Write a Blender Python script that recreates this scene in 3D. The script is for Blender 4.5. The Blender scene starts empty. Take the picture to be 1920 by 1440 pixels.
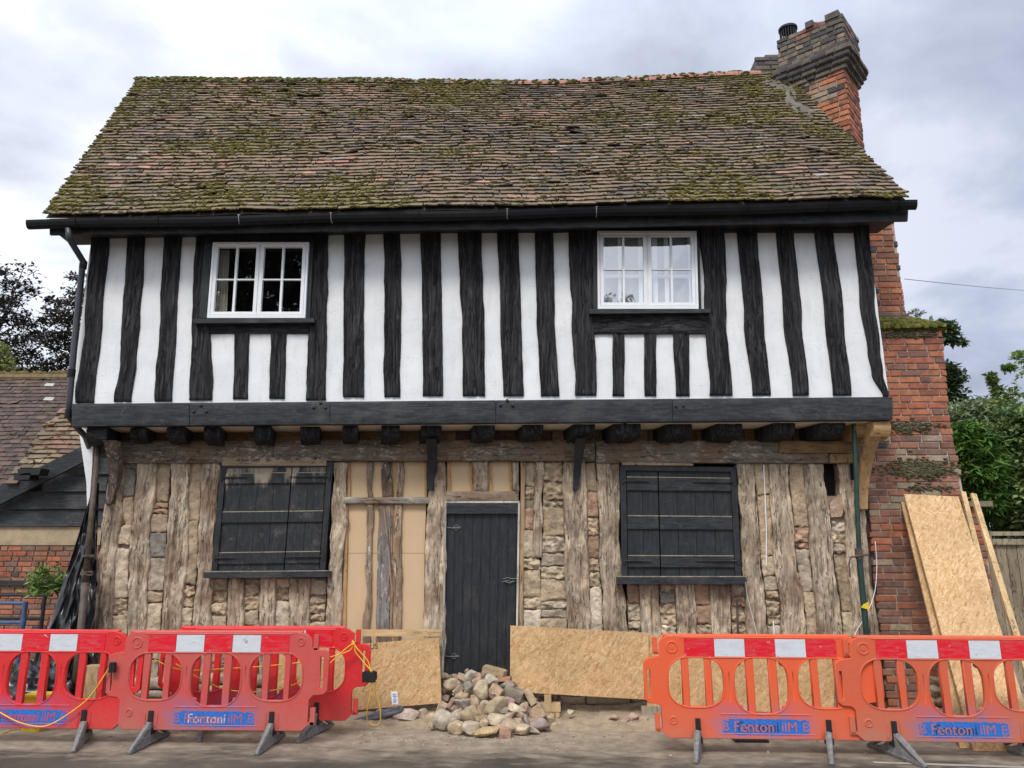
import bpy, bmesh, math, random
from mathutils import Vector, Matrix, noise
random.seed(7)
R = math.radians
scene = bpy.context.scene
COL = scene.collection

# ---------------------------------------------------------------- camera, sky, sun, exposure
FPX, PITCH, YAW, EYE = 1420.0, 12.3, 2.2, Vector((0, 0, 1.69))
cd = bpy.data.cameras.new('camera'); cam = bpy.data.objects.new('camera', cd); COL.objects.link(cam)
cd.sensor_width = 36; cd.lens = 36 * FPX / 1920; cd.clip_start = .05; cd.clip_end = 3000
cam.location = EYE; cam.rotation_euler = (R(90 + PITCH), 0, R(YAW)); scene.camera = cam
scene.view_settings.view_transform = 'Standard'; scene.view_settings.look = 'None'
scene.view_settings.gamma = 1; scene.view_settings.exposure = 0.31
SUN_EL, SUN_AZ = 50, 200     # azimuth: compass-like, behind the camera
w = bpy.data.worlds.new('World'); scene.world = w; w.use_nodes = True
sun_d = bpy.data.lights.new('sun', 'SUN'); sun_d.energy = 1.5; sun_d.angle = R(14); sun_d.color = (1, .96, .9)
sun = bpy.data.objects.new('sun', sun_d); COL.objects.link(sun)
sv = Vector((math.sin(R(SUN_AZ)) * math.cos(R(SUN_EL)), math.cos(R(SUN_AZ)) * math.cos(R(SUN_EL)), math.sin(R(SUN_EL))))
sun.rotation_euler = sv.to_track_quat('Z', 'Y').to_euler()

class G:
    """tiny node-graph helper"""
    def __init__(s, nt): s.nt = nt; s.L = nt.links
    def n(s, t, ins=None, **kw):
        x = s.nt.nodes.new(t)
        for k, v in kw.items(): setattr(x, k, v)
        for k, v in (ins or {}).items():
            if isinstance(v, bpy.types.NodeSocket): s.L.new(v, x.inputs[k])
            elif v is not None: x.inputs[k].default_value = v
        return x
    def math(s, op, a, b=0.0, c=None, clamp=False):
        return s.n('ShaderNodeMath', {0: a, 1: b, 2: c}, operation=op, use_clamp=clamp).outputs[0]
    def noise(s, vec, scale=5, detail=4, rough=.55, dist=0.0):
        return s.n('ShaderNodeTexNoise', {'Vector': vec, 'Scale': scale, 'Detail': detail, 'Roughness': rough, 'Distortion': dist}).outputs['Fac']
    def ramp(s, f, stops, interp='LINEAR'):
        x = s.n('ShaderNodeValToRGB', {0: f}); cr = x.color_ramp; cr.interpolation = interp
        while len(cr.elements) < len(stops): cr.elements.new(.5)
        for e, (p, c) in zip(cr.elements, stops):
            e.position = p; e.color = (c, c, c, 1) if isinstance(c, (int, float)) else tuple(c) + (1,)
        return x.outputs[0]
    def mix(s, f, a, b, mode='MIX'):
        def c(v): return v if isinstance(v, bpy.types.NodeSocket) else (tuple(v) + (1,) if len(v) == 3 else v)
        x = s.n('ShaderNodeMix', {0: f, 6: c(a), 7: c(b)}, data_type='RGBA', blend_type=mode)
        return x.outputs[2]
    def map(s, vec, scale=(1, 1, 1), rot=(0, 0, 0), loc=(0, 0, 0)):
        return s.n('ShaderNodeMapping', {'Vector': vec, 'Scale': scale, 'Rotation': rot, 'Location': loc}).outputs[0]

g = G(w.node_tree)
for x in list(w.node_tree.nodes): w.node_tree.nodes.remove(x)
sky = g.n('ShaderNodeTexSky', sky_type='NISHITA', sun_disc=False, sun_elevation=R(SUN_EL), sun_rotation=R(SUN_AZ))
sky.air_density = 1.0; sky.dust_density = 2.0
gen = g.n('ShaderNodeTexCoord').outputs['Generated']
sep = g.n('ShaderNodeSeparateXYZ', {0: gen})
zz = g.math('MAXIMUM', sep.outputs[2], 0.0)
den = g.math('ADD', zz, .22)
cx = g.math('DIVIDE', sep.outputs[0], den); cy = g.math('DIVIDE', sep.outputs[1], den)
cv = g.n('ShaderNodeCombineXYZ', {0: cx, 1: cy, 2: 0.3}).outputs[0]
n1 = g.noise(cv, 2.0, 7, .54, .3); n2 = g.noise(g.map(cv, loc=(5.3, 1.7, 2)), .8, 3, .5, .2)
cl = g.math('ADD', g.math('MULTIPLY', n1, .62), g.math('MULTIPLY', n2, .38))
ccol = g.ramp(cl, [(.39, (.44, .455, .53)), (.455, (.575, .61, .70)), (.515, (.69, .735, .815)), (.575, (.90, .92, .96))])
# brighter veil to the left, heavier grey-blue cloud to the right
side = g.math('MULTIPLY_ADD', sep.outputs[0], -.5, .5, clamp=True)
ccol = g.mix(1.0, ccol, g.ramp(side, [(.22, (.66, .68, .77)), (.5, (.95, .965, 1.0)), (.74, (1.10, 1.09, 1.10))]), 'MULTIPLY')
# overcast skies brighten towards the zenith
zb = g.n('ShaderNodeMapRange', {0: zz, 1: .55, 2: .95, 3: 1.0, 4: 2.5}).outputs[0]
back = g.n('ShaderNodeMapRange', {0: sep.outputs[1], 1: .2, 2: -.7, 3: 1.0, 4: 1.35}).outputs[0]
st = g.math('MULTIPLY', zb, back)
b1 = g.n('ShaderNodeBackground', {0: sky.outputs[0], 1: .12}); b2 = g.n('ShaderNodeBackground', {0: ccol, 1: st})
mx = g.n('ShaderNodeMixShader', {0: .93, 1: b1.outputs[0], 2: b2.outputs[0]})
g.n('ShaderNodeOutputWorld', {0: mx.outputs[0]})

# ---------------------------------------------------------------- measuring helpers
RM = Matrix.Rotation(R(YAW), 3, 'Z') @ Matrix.Rotation(R(90 + PITCH), 3, 'X')
def ray(px, py): return RM @ Vector(((px - 960) / FPX, (720 - py) / FPX, -1))
def at(px, py, Y): d = ray(px, py); return EYE + d * (Y / d.y)
def on_z(px, py, z): d = ray(px, py); return EYE + d * ((z - EYE.z) / d.z)
def proj(p): q = RM.transposed() @ (Vector(p) - EYE); return 960 - FPX * q.x / q.z, 720 + FPX * q.y / q.z
def lerp(a, b, t): return a + (b - a) * t
def nz(p, s=1.0, o=0.0): return noise.noise(Vector((p[0] * s + o, p[1] * s + o * 1.7, p[2] * s - o)))
rnd = random.uniform
def tint(c, a, b): m = rnd(a, b); return tuple(x * m for x in c)

# ---------------------------------------------------------------- mesh builder and scene bookkeeping
class MB:
    def __init__(s): s.v, s.f, s.c = [], [], []
    def add(s, vs, fs, col):
        o = len(s.v); s.v += [tuple(p) for p in vs]
        s.c += col if isinstance(col, list) else [col] * len(vs)
        s.f += [tuple(i + o for i in f) for f in fs]
    def hexa(s, p, col):      # 8 points: bottom ring 0-3, top ring 4-7
        for q in ((0, 3, 2, 1), (4, 5, 6, 7), (0, 1, 5, 4), (1, 2, 6, 5), (2, 3, 7, 6), (3, 0, 4, 7)):
            s.add([p[i] for i in q], [(0, 1, 2, 3)], col)
    def box(s, c, size, col=(1, 1, 1), rot=None):
        h = [Vector((x * size[0] / 2, y * size[1] / 2, z * size[2] / 2)) for z in (-1, 1) for x, y in ((-1, -1), (1, -1), (1, 1), (-1, 1))]
        m = rot or Matrix.Identity(3)
        s.hexa([Vector(c) + m @ k for k in h], col)
    def face_slab(s, pts, back, col):   # polygon front face (list of points) thickened by vector back
        n = len(pts); b = [Vector(p) + back for p in pts]
        s.add(pts, [tuple(range(n))], col); s.add(b, [tuple(reversed(range(n)))], col)
        for i in range(n):
            j = (i + 1) % n; s.add([pts[i], b[i], b[j], pts[j]], [(0, 1, 2, 3)], col)
    def tube(s, pts, r, col=(1, 1, 1), n=8, cap=True):
        pts = [Vector(p) for p in pts]; vs = []
        rr = r if isinstance(r, (list, tuple)) else [r] * len(pts)
        up = None
        for i, p in enumerate(pts):
            t = (pts[min(i + 1, len(pts) - 1)] - pts[max(i - 1, 0)]).normalized()
            if up is None: up = t.orthogonal().normalized()
            a = (up - t * up.dot(t)).normalized(); up = a; b = t.cross(a)
            for k in range(n):
                th = 2 * math.pi * k / n; vs.append(p + (a * math.cos(th) + b * math.sin(th)) * rr[i])
        fs = [(i * n + k, i * n + (k + 1) % n, (i + 1) * n + (k + 1) % n, (i + 1) * n + k) for i in range(len(pts) - 1) for k in range(n)]
        if cap: fs += [tuple(reversed(range(n))), tuple(range((len(pts) - 1) * n, len(pts) * n))]
        s.add(vs, fs, col)
    def panel(s, P, back, nx, ny, col, amp=.004, fr=(9, 9, 9), edge=.004, cv=.12, bulge=0.0, cracks=()):
        """rough slab: P(u,v) front face, back = thickness vector; worn edges and an uneven face"""
        nrm = -back.normalized(); o = rnd(0, 50); vs, cs = [], []
        for j in range(ny + 1):
            for i in range(nx + 1):
                u, v = i / nx, j / ny; p = P(u, v)
                q = Vector((p.x * fr[0] + o, p.y * fr[1], p.z * fr[2] - o))
                k = noise.noise(q) + .5 * noise.noise(q * 2.3)
                d = amp * k + bulge * (1 - (2 * u - 1) ** 4) * (1 - (2 * v - 1) ** 4)
                if i in (0, nx) or j in (0, ny): d -= edge
                for (cu, v0, v1, so, dep, wd) in cracks:
                    if v0 < v < v1:
                        uc = cu + .16 * noise.noise(Vector((v * 2.6, so, 0))) + .035 * noise.noise(Vector((v * 17, so, 4))); t_ = min(1, (v - v0) * 14, (v1 - v) * 14)
                        d -= dep * t_ * math.exp(-((u - uc) / wd) ** 2)
                vs.append(p + nrm * d)
                m = 1 + cv * (noise.noise(q * .6 + Vector((9, 9, 9))) * 1.4)
                cs.append(tuple(c * m for c in col))
        W = nx + 1
        fs = [(j * W + i, (j + 1) * W + i, (j + 1) * W + i + 1, j * W + i + 1) for j in range(ny) for i in range(nx)]
        s.add(vs, fs, cs)
        ring = [i for i in range(W)] + [j * W + nx for j in range(1, ny + 1)] + [ny * W + i for i in range(nx - 1, -1, -1)] + [j * W for j in range(ny - 1, 0, -1)]
        rp = [vs[i] for i in ring]; n = len(rp); c0 = tuple(c * .9 for c in col)
        s.add(rp + [p + back for p in rp], [(i, (i + 1) % n, n + (i + 1) % n, n + i) for i in range(n)], c0)
    def build(s, name, mat, parent=None, smooth=False, **kw):
        me = bpy.data.meshes.new(name); me.from_pydata(s.v, [], s.f); me.update()
        ca = me.color_attributes.new('Col', 'FLOAT_COLOR', 'POINT')
        fl = [x for c in s.c for x in (c[0], c[1], c[2], 1.0)]; ca.data.foreach_set('color', fl)
        me.materials.append(mat)
        if smooth: me.polygons.foreach_set('use_smooth', [True] * len(me.polygons))
        o = bpy.data.objects.new(name, me); COL.objects.link(o)
        if parent:
            o.parent = parent
            if parent.type == 'EMPTY' and kw.pop('world', True): o.matrix_parent_inverse = parent.matrix_world.inverted()
        tag(o, **kw); return o

def tag(o, label=None, cat=None, group=None, kind=None, **_):
    if label: o['label'] = label
    if cat: o['category'] = cat
    if group: o['group'] = group
    if kind: o['kind'] = kind
    return o
def empty(name, label, cat, loc=(0, 0, 0), group=None):
    o = bpy.data.objects.new(name, None); COL.objects.link(o); o.location = loc; o.empty_display_size = .1
    o.matrix_world = Matrix.Translation(Vector(loc))
    return tag(o, label, cat, group)
def from_curve(cu):
    t = bpy.data.objects.new('tmp', cu); COL.objects.link(t)
    dg = bpy.context.evaluated_depsgraph_get(); dg.update()
    me = bpy.data.meshes.new_from_object(t.evaluated_get(dg), depsgraph=dg)
    bpy.data.objects.remove(t); return me
def text_mesh(body, size, extrude=.001):
    cu = bpy.data.curves.new('lettering', 'FONT'); cu.body = body; cu.size = size; cu.extrude = extrude
    cu.align_x = 'CENTER'; cu.align_y = 'CENTER'; return from_curve(cu)

# ---------------------------------------------------------------- materials
def newmat(name):
    m = bpy.data.materials.new(name); m.use_nodes = True; nt = m.node_tree
    for x in list(nt.nodes): nt.nodes.remove(x)
    return m, G(nt)
def finish(g, col, rough=.8, bump=None, bs=.5, bd=.01, spec=.3, extra=None):
    ins = {'Base Color': col if isinstance(col, bpy.types.NodeSocket) else tuple(col) + (1,), 'Roughness': rough, 'Specular IOR Level': spec}
    if bump is not None: ins['Normal'] = g.n('ShaderNodeBump', {'Height': bump, 'Strength': bs, 'Distance': bd}).outputs[0]
    ins.update(extra or {})
    b = g.n('ShaderNodeBsdfPrincipled', ins); g.n('ShaderNodeOutputMaterial', {0: b.outputs[0]}); return b
def objc(g): return g.n('ShaderNodeTexCoord').outputs['Object']
def acol(g): return g.n('ShaderNodeAttribute', attribute_name='Col').outputs['Color']

def m_generic(name, rough=.85, s=9, var=.35, bump=.4, bd=.006, spec=.25, fine=60):
    m, g = newmat(name); v = objc(g); a = acol(g)
    n = g.noise(v, s, 6, .6); f = g.noise(v, fine, 4, .6)
    c = g.mix(1.0, a, g.ramp(n, [(.25, 1 - var), (.5, 1.0), (.8, 1 + var * .7)]), 'MULTIPLY')
    c = g.mix(1.0, c, g.ramp(f, [(.3, 1 - var * .6), (.7, 1 + var * .5)]), 'MULTIPLY')
    finish(g, c, rough, g.math('ADD', n, g.math('MULTIPLY', f, .5)), bump, bd, spec); return m
def m_wood(name, horiz=False, black=False, cw=.016, st=1.2, grain=55, fleck=0.0, bd=.008, bs=.8, var=.5, rough=.85):
    m, g = newmat(name); v = objc(g); a = acol(g)
    sc = (st, 9, 9) if horiz else (9, 9, st)
    wv = g.n('ShaderNodeVectorMath', {0: v, 1: g.n('ShaderNodeVectorMath', {0: g.n('ShaderNodeTexNoise', {'Vector': v, 'Scale': 3.5, 'Detail': 2}).outputs['Color'], 'Scale': .05}, operation='SCALE').outputs[0]}, operation='ADD').outputs[0]
    gr = g.noise(g.map(wv, sc), grain / 9, 7, .65, .3)
    crack = g.noise(g.map(wv, tuple(x * .75 for x in sc), loc=(3, 1, 7)), 2.0, 5, .55, .6)
    cr = g.ramp(g.math('ABSOLUTE', g.math('SUBTRACT', crack, .5)), [(.0, 0.0), (cw, 1.0)])
    big = g.noise(v, 3.2, 5, .6)
    c = g.mix(1.0, a, g.ramp(gr, [(.28, 1 - var), (.5, 1.0), (.72, 1 + var)]), 'MULTIPLY')
    c = g.mix(1.0, c, g.ramp(big, [(.3, .74), (.7, 1.22)]), 'MULTIPLY')
    if black:
        worn = g.ramp(g.noise(g.map(wv, sc, loc=(8, 2, 4)), 4.2, 6, .7), [(.50, 0.0), (.75, .7)])
        c = g.mix(worn, c, (.12, .122, .125))
    if fleck:
        fk = g.ramp(g.noise(g.map(wv, (4, 4, 1.3) if not horiz else (1.3, 4, 4), loc=(2, 9, 1)), 7, 8, .78), [(.53, 0.0), (.60, 1.0)])
        fk = g.math('MULTIPLY', fk, g.ramp(g.noise(g.map(v, loc=(5, 5, 5)), 3.3, 3), [(.38, .3), (.6, 1.3)]))
        c = g.mix(g.math('MULTIPLY', fk, fleck, clamp=True), c, (.72, .64, .51))
        pk = g.ramp(g.noise(g.map(wv, (2, 2, 1), loc=(4, 4, 1)), 26, 4, .7), [(.32, 1.0), (.40, 0.0)])
        c = g.mix(g.math('MULTIPLY', pk, .85), c, (.05, .036, .025))
        br = g.ramp(g.noise(g.map(v, loc=(7, 1, 3)), 2.6, 4, .6), [(.46, 0.0), (.62, .75)])
        c = g.mix(br, c, (.215, .135, .085))
        gn = g.ramp(g.noise(g.map(v, loc=(1, 8, 3)), 4.6, 4, .65), [(.52, 0.0), (.7, .5)])
        c = g.mix(gn, c, (.20, .185, .14))
    c = g.mix(g.math('MULTIPLY', g.math('SUBTRACT', 1.0, cr), .85), c, (.008, .007, .006))
    h = g.math('ADD', g.math('MULTIPLY', gr, .9), g.math('MULTIPLY', cr, .7))
    finish(g, c, rough, h, bs, bd, .3); return m
def m_plaster():
    m, g = newmat('white_plaster'); v = objc(g)
    n = g.noise(v, 1.6, 6, .6); f = g.noise(v, 16, 6, .6); wv = g.noise(g.map(v, (2, 2, 9)), 1.3, 4, .5, .5)
    c = g.ramp(n, [(.3, (.76, .765, .76)), (.7, (.87, .87, .855))])
    ck = g.ramp(g.math('ABSOLUTE', g.math('SUBTRACT', g.noise(g.map(v, (1.2, 1.2, 2.2), loc=(3, 3, 3)), 1.7, 5, .55), .5)), [(0, 1.0), (.004, 0.0)])
    c = g.mix(g.math('MULTIPLY', ck, .4), c, (.42, .42, .40))
    st = g.ramp(g.noise(g.map(v, (5, 5, .9)), 3, 6, .65), [(.52, 0.0), (.8, .55)])
    c = g.mix(st, c, (.60, .60, .55))
    h = g.math('ADD', g.math('MULTIPLY', wv, .6), g.math('MULTIPLY', f, .3))
    finish(g, c, .85, h, .35, .012, .2); return m
def m_osb():
    m, g = newmat('strand_board'); v = objc(g); lay = []
    wv = g.n('ShaderNodeVectorMath', {0: v, 1: g.n('ShaderNodeVectorMath', {0: g.n('ShaderNodeTexNoise', {'Vector': v, 'Scale': 18, 'Detail': 2}).outputs['Color'], 'Scale': .02}, operation='SCALE').outputs[0]}, operation='ADD').outputs[0]
    for k, rot in enumerate((.25, -.65, 1.25, .8)):
        p = g.map(g.map(wv, rot=(0, rot, 0), loc=(k * 3.1, 0, k)), (13, 13, 60))
        vo = g.n('ShaderNodeTexVoronoi', {'Vector': p, 'Scale': 1.0, 'Randomness': 1.0}); lay.append((vo.outputs['Color'], vo.outputs['Distance'], p))
    r = lambda c: g.n('ShaderNodeSeparateColor', {0: c}).outputs[0]
    msk = [g.ramp(g.noise(g.map(v, loc=(k * 5, 1, 2)), 24, 3, .6), [(.49, 0.0), (.51, 1.0)]) for k in range(3)]
    val = r(lay[0][0])
    for k in range(3): val = g.n('ShaderNodeMix', {0: msk[k], 2: val, 3: r(lay[k + 1][0])}).outputs[0]
    c = g.ramp(val, [(0, (.43, .245, .10)), (.18, (.55, .34, .15)), (.6, (.63, .41, .20)), (.88, (.73, .505, .28)), (1, (.48, .285, .125))])
    fine = g.noise(g.map(v, (20, 20, 60)), 4, 4, .6)
    c = g.mix(1.0, c, g.ramp(fine, [(.3, .82), (.7, 1.12)]), 'MULTIPLY')
    c = g.mix(1.0, c, g.ramp(g.noise(v, 2.2, 4), [(.3, .86), (.7, 1.08)]), 'MULTIPLY')
    finish(g, c, .75, g.math('ADD', val, fine), .35, .003, .3); return m
def m_plastic(name, base, dull, dust=.35, rough=.5):
    m, g = newmat(name); v = objc(g); n = g.noise(v, 3.5, 6, .62); f = g.noise(g.map(v, (3, 3, 14)), 8, 5, .7)
    sc = g.ramp(g.noise(g.map(v, (2, 2, 30), rot=(0, .5, 0)), 5, 5, .7), [(.62, 0.0), (.75, .4)])
    c = g.mix(g.ramp(n, [(.35, 0.0), (.7, .8)]), base, dull)
    c = g.mix(sc, c, tuple(min(1, k * .6 + .2) for k in dull))
    sp = g.n('ShaderNodeSeparateXYZ', {0: v})
    low = g.n('ShaderNodeMapRange', {0: sp.outputs[2], 1: .45, 2: .10, 3: 0.0, 4: 1.0}).outputs[0]
    dm = g.math('MULTIPLY', g.math('ADD', g.math('MULTIPLY', g.math('MULTIPLY', low, n), 1.2), g.math('MULTIPLY', g.ramp(f, [(.45, 0.0), (.7, 1.0)]), .45)), dust, clamp=True)
    c = g.mix(dm, c, (.30, .24, .18))
    # blue spray mist around the stencil box on the lower rail
    dx = g.math('ABSOLUTE', g.math('SUBTRACT', sp.outputs[0], .83)); dz = g.math('ABSOLUTE', g.math('SUBTRACT', sp.outputs[2], .235))
    jit = g.math('MULTIPLY', g.math('SUBTRACT', g.noise(v, 22, 5, .6), .5), .10)
    mist = g.math('MULTIPLY', g.n('ShaderNodeMapRange', {0: g.math('ADD', dx, jit), 1: .52, 2: .28, 3: 0.0, 4: 1.0}).outputs[0],
                  g.n('ShaderNodeMapRange', {0: g.math('ADD', dz, jit), 1: .22, 2: .05, 3: 0.0, 4: 1.0}).outputs[0])
    c = g.mix(g.math('MULTIPLY', mist, g.math('MULTIPLY', g.ramp(g.noise(v, 7, 4), [(.35, 0.1), (.65, 1.0)]), .5)), c, (.10, .16, .42))
    finish(g, c, rough, g.math('ADD', n, g.math('MULTIPLY', f, .5)), .12, .01, .4); return m
def m_glass():
    m, g = newmat('window_glass'); v = objc(g)
    bump = g.n('ShaderNodeBump', {'Height': g.noise(v, 2.2, 2, .5), 'Strength': .10, 'Distance': .05}).outputs[0]
    gl = g.n('ShaderNodeBsdfGlossy', {'Color': (.95, .97, 1, 1), 'Roughness': .015, 'Normal': bump})
    tr = g.n('ShaderNodeBsdfTransparent', {'Color': (.93, .95, .94, 1)})
    mxs = g.n('ShaderNodeMixShader', {0: .34, 1: tr.outputs[0], 2: gl.outputs[0]})
    g.n('ShaderNodeOutputMaterial', {0: mxs.outputs[0]}); return m
def m_ground():
    m, g = newmat('tarmac_and_dust'); v = objc(g); sp = g.n('ShaderNodeSeparateXYZ', {0: v})
    f = g.noise(v, 160, 4, .7); agg = g.n('ShaderNodeTexVoronoi', {'Vector': v, 'Scale': 120}).outputs['Distance']
    n = g.noise(v, 1.3, 7, .62, .3); n3 = g.noise(g.map(v, (1, 2.6, 1)), 2.8, 6, .65, .4)
    tar = g.mix(g.ramp(n, [(.35, 0.0), (.65, 1.0)]), (.068, .058, .045), (.125, .107, .082))
    tar = g.mix(1.0, tar, g.ramp(f, [(.3, .65), (.7, 1.35)]), 'MULTIPLY')
    dust = g.mix(g.ramp(g.noise(v, 7, 6, .6), [(.35, 0.0), (.7, 1.0)]), (.245, .195, .14), (.42, .345, .255))
    near = g.n('ShaderNodeMapRange', {0: sp.outputs[1], 1: 6.1, 2: 7.6, 3: -.26, 4: .42}).outputs[0]
    near = g.math('ADD', near, g.n('ShaderNodeMapRange', {0: sp.outputs[1], 1: 9.5, 2: 11, 3: 0.0, 4: -.9}).outputs[0])
    dm = g.ramp(g.math('ADD', g.math('ADD', g.math('MULTIPLY', n3, .7), g.math('MULTIPLY', n, .4)), near), [(.50, 0.0), (.72, .75), (.95, 1.0)])
    c = g.mix(dm, tar, dust)
    pt = g.ramp(g.noise(v, 60, 3, .7), [(.72, 0.0), (.76, 1.0)])
    c = g.mix(g.math('MULTIPLY', pt, .5), c, (.5, .45, .37))
    finish(g, c, .93, g.math('ADD', g.math('MULTIPLY', agg, .5), g.math('ADD', f, n3)), .5, .006, .15); return m
def m_leaf(name, rough=.55, tr=.0):
    m, g = newmat(name); a = acol(g); v = objc(g)
    c = g.mix(1.0, a, g.ramp(g.noise(v, 1.5, 4), [(.3, .7), (.7, 1.3)]), 'MULTIPLY')
    b = g.n('ShaderNodeBsdfPrincipled', {'Base Color': c, 'Roughness': rough, 'Specular IOR Level': .2})
    t = g.n('ShaderNodeBsdfTranslucent', {'Color': c}); mxs = g.n('ShaderNodeMixShader', {0: .25, 1: b.outputs[0], 2: t.outputs[0]})
    g.n('ShaderNodeOutputMaterial', {0: mxs.outputs[0]}); return m
def m_flat(name, col, rough=.5, spec=.4, var=.15, metal=0.0, s=12, bump=.1):
    m, g = newmat(name); v = objc(g); n = g.noise(v, s, 5, .6)
    c = g.mix(1.0, tuple(col), g.ramp(n, [(.3, 1 - var), (.7, 1 + var)]), 'MULTIPLY')
    finish(g, c, rough, n, bump, .004, spec, {'Metallic': metal}); return m
def m_scuff(name, col, mark):
    m, g = newmat(name); v = objc(g); w_ = g.n('ShaderNodeNewGeometry').outputs['Position']
    a = g.ramp(g.noise(w_, 17, 6, .75, .6), [(.62, 0.0), (.67, .9)]); b = g.ramp(g.noise(g.map(w_, (1, 1, 5)), 9, 6, .7), [(.45, 0.0), (.8, .45)])
    c = g.mix(a, col, mark); c = g.mix(b, c, (.33, .27, .22)); finish(g, c, .4, a, .2, .003, .4); return m
def m_blackpaint(name='weathered_black_paint', horiz=True, smear=.45, base=(.018, .0195, .022), streak=0):
    m, g = newmat(name); v = objc(g); sc = (1, 6, 7) if horiz else (7, 6, 1)
    gr = g.noise(g.map(v, sc), 6, 6, .65, .4); n = g.noise(v, 3.3, 5, .6)
    c = g.mix(g.ramp(gr, [(.40, 0.0), (.75, smear)]), base, (.085, .088, .090))
    c = g.mix(g.ramp(n, [(.53, 0.0), (.72, smear * .6)]), c, (.12, .118, .11))
    n4 = g.noise(g.map(v, (4, 4, 4), loc=(6, 6, 6)), 4.5, 5, .7); c = g.mix(g.ramp(n4, [(.58, 0.0), (.68, smear)]), c, (.085, .082, .076))
    if streak:
        sp = g.n('ShaderNodeSeparateXYZ', {0: v}); hi = g.n('ShaderNodeMapRange', {0: sp.outputs[2], 1: streak - .5, 2: streak, 3: -.22, 4: .24}).outputs[0]
        sk = g.noise(g.map(v, (7, 1, 1.3)), 1.0, 5, .6); c = g.mix(g.ramp(g.math('ADD', sk, hi), [(.55, 0.0), (.68, .85)]), c, (.40, .33, .24))
        sk2 = g.noise(g.map(v, (2, 2, 2.4), loc=(3, 3, 3)), 2.2, 6, .7); c = g.mix(g.ramp(sk2, [(.56, 0.0), (.75, .5)]), c, (.22, .21, .19))
    finish(g, c, g.math('MULTIPLY_ADD', n, .4, .3), gr, .35, .004, .28); return m
M = dict(
    plaster=m_plaster(), bwood=m_wood('black_hewn_oak', black=True, st=.55, cw=.03, bd=.018, bs=1.0, var=.6, rough=.85), bwoodh=m_wood('black_hewn_oak_level', True, True, cw=.03, bd=.016, bs=1.0, var=.6, rough=.85),
    old=m_wood('weathered_bare_oak', fleck=.75, cw=.010, st=.6, bd=.012, bs=.9, var=.35), oldh=m_wood('weathered_bare_oak_level', True, fleck=.6, cw=.010, st=.6, bd=.012, bs=.9, var=.35),
    fresh=m_wood('fresh_sawn_timber', bd=.002, bs=.3, var=.18, grain=30), freshh=m_wood('fresh_sawn_timber_level', True, bd=.002, bs=.3, var=.18, grain=30),
    bpaint=m_blackpaint(smear=.6), bpaintv=m_blackpaint('door_black_paint', False, .35), stained=m_blackpaint('plaster_streaked_black_paint', False, .4, streak=2.62), gloss=m_flat('black_gutter_plastic', (.008, .009, .010), .5, .25, .3),
    daub=m_generic('daub_and_rubble', s=10, var=.38, bump=1.0, bd=.022, fine=38), insul=m_generic('wood_fibre_board', s=2, var=.06, bump=.08, fine=90),
    tile=m_generic('clay_tile', s=14, var=.35, bump=.5, bd=.006, fine=70), moss=m_generic('moss', s=20, var=.5, bump=.9, bd=.01, fine=120, spec=.1),
    brick=m_generic('old_brick', s=11, var=.5, bump=.7, bd=.006, fine=90), mortar=m_generic('lime_mortar', s=20, var=.25, bump=.6, bd=.005),
    stone=m_generic('rubble_stone', s=15, var=.32, bump=.9, bd=.010, fine=60), osb=m_osb(), white=m_flat('white_gloss_paint', (.83, .84, .84), .4, .4, .04, bump=.03),
    glass=m_glass(), ground=m_ground(), leaf=m_leaf('leaves'), bark=m_generic('bark', s=6, var=.4, bump=1, bd=.02), steel=m_flat('scaffold_green_paint', (.012, .040, .028), .45, .5, .4),
    rust=m_flat('brown_painted_steel', (.085, .062, .045), .6, .4, .45), rubber=m_flat('grey_recycled_rubber', (.19, .188, .175), .75, .3, .35, s=30, bump=.4), rubber2=m_flat('black_rubber', (.013, .014, .015), .6, .4, .3),
    sheet=m_flat('black_polythene', (.012, .012, .013), .28, .5, .3, s=5, bump=.6), yellow=m_flat('yellow_plastic', (.75, .52, .03), .45, .4, .1), cord=m_flat('yellow_cord', (.80, .50, .05), .6, .3, .15),
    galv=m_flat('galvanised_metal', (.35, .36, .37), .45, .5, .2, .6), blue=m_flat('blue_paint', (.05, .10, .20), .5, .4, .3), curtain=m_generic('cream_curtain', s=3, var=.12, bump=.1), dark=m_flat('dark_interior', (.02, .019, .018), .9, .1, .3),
    pale=m_flat('pale_blind', (.50, .51, .52), .9, .1, .05), soil=m_generic('dry_soil', s=9, var=.35, bump=1.0, bd=.03, fine=60), concrete=m_generic('cement', s=8, var=.25, bump=.6, bd=.01),
    orange=m_plastic('faded_orange_plastic', (.80, .10, .025), (.74, .125, .045), .45), orange2=m_plastic('dusty_orange_plastic', (.70, .10, .032), (.56, .125, .06), .65), red=m_plastic('bright_red_plastic', (.72, .016, .022), (.62, .03, .03), .35, .4),
    pink=m_plastic('scuffed_red_plastic', (.60, .065, .055), (.52, .115, .09), .42), rred=m_scuff('red_reflective_sheet', (.72, .005, .02), (.6, .5, .47)), rwhite=m_scuff('white_reflective_sheet', (.64, .67, .69), (.30, .22, .18)),
    ink=m_flat('blue_stencil_paint', (.03, .15, .50), .6, .3, .25, s=40), fence=m_wood('fence_softwood', bd=.003, bs=.4, var=.25, grain=40),
)

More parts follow.
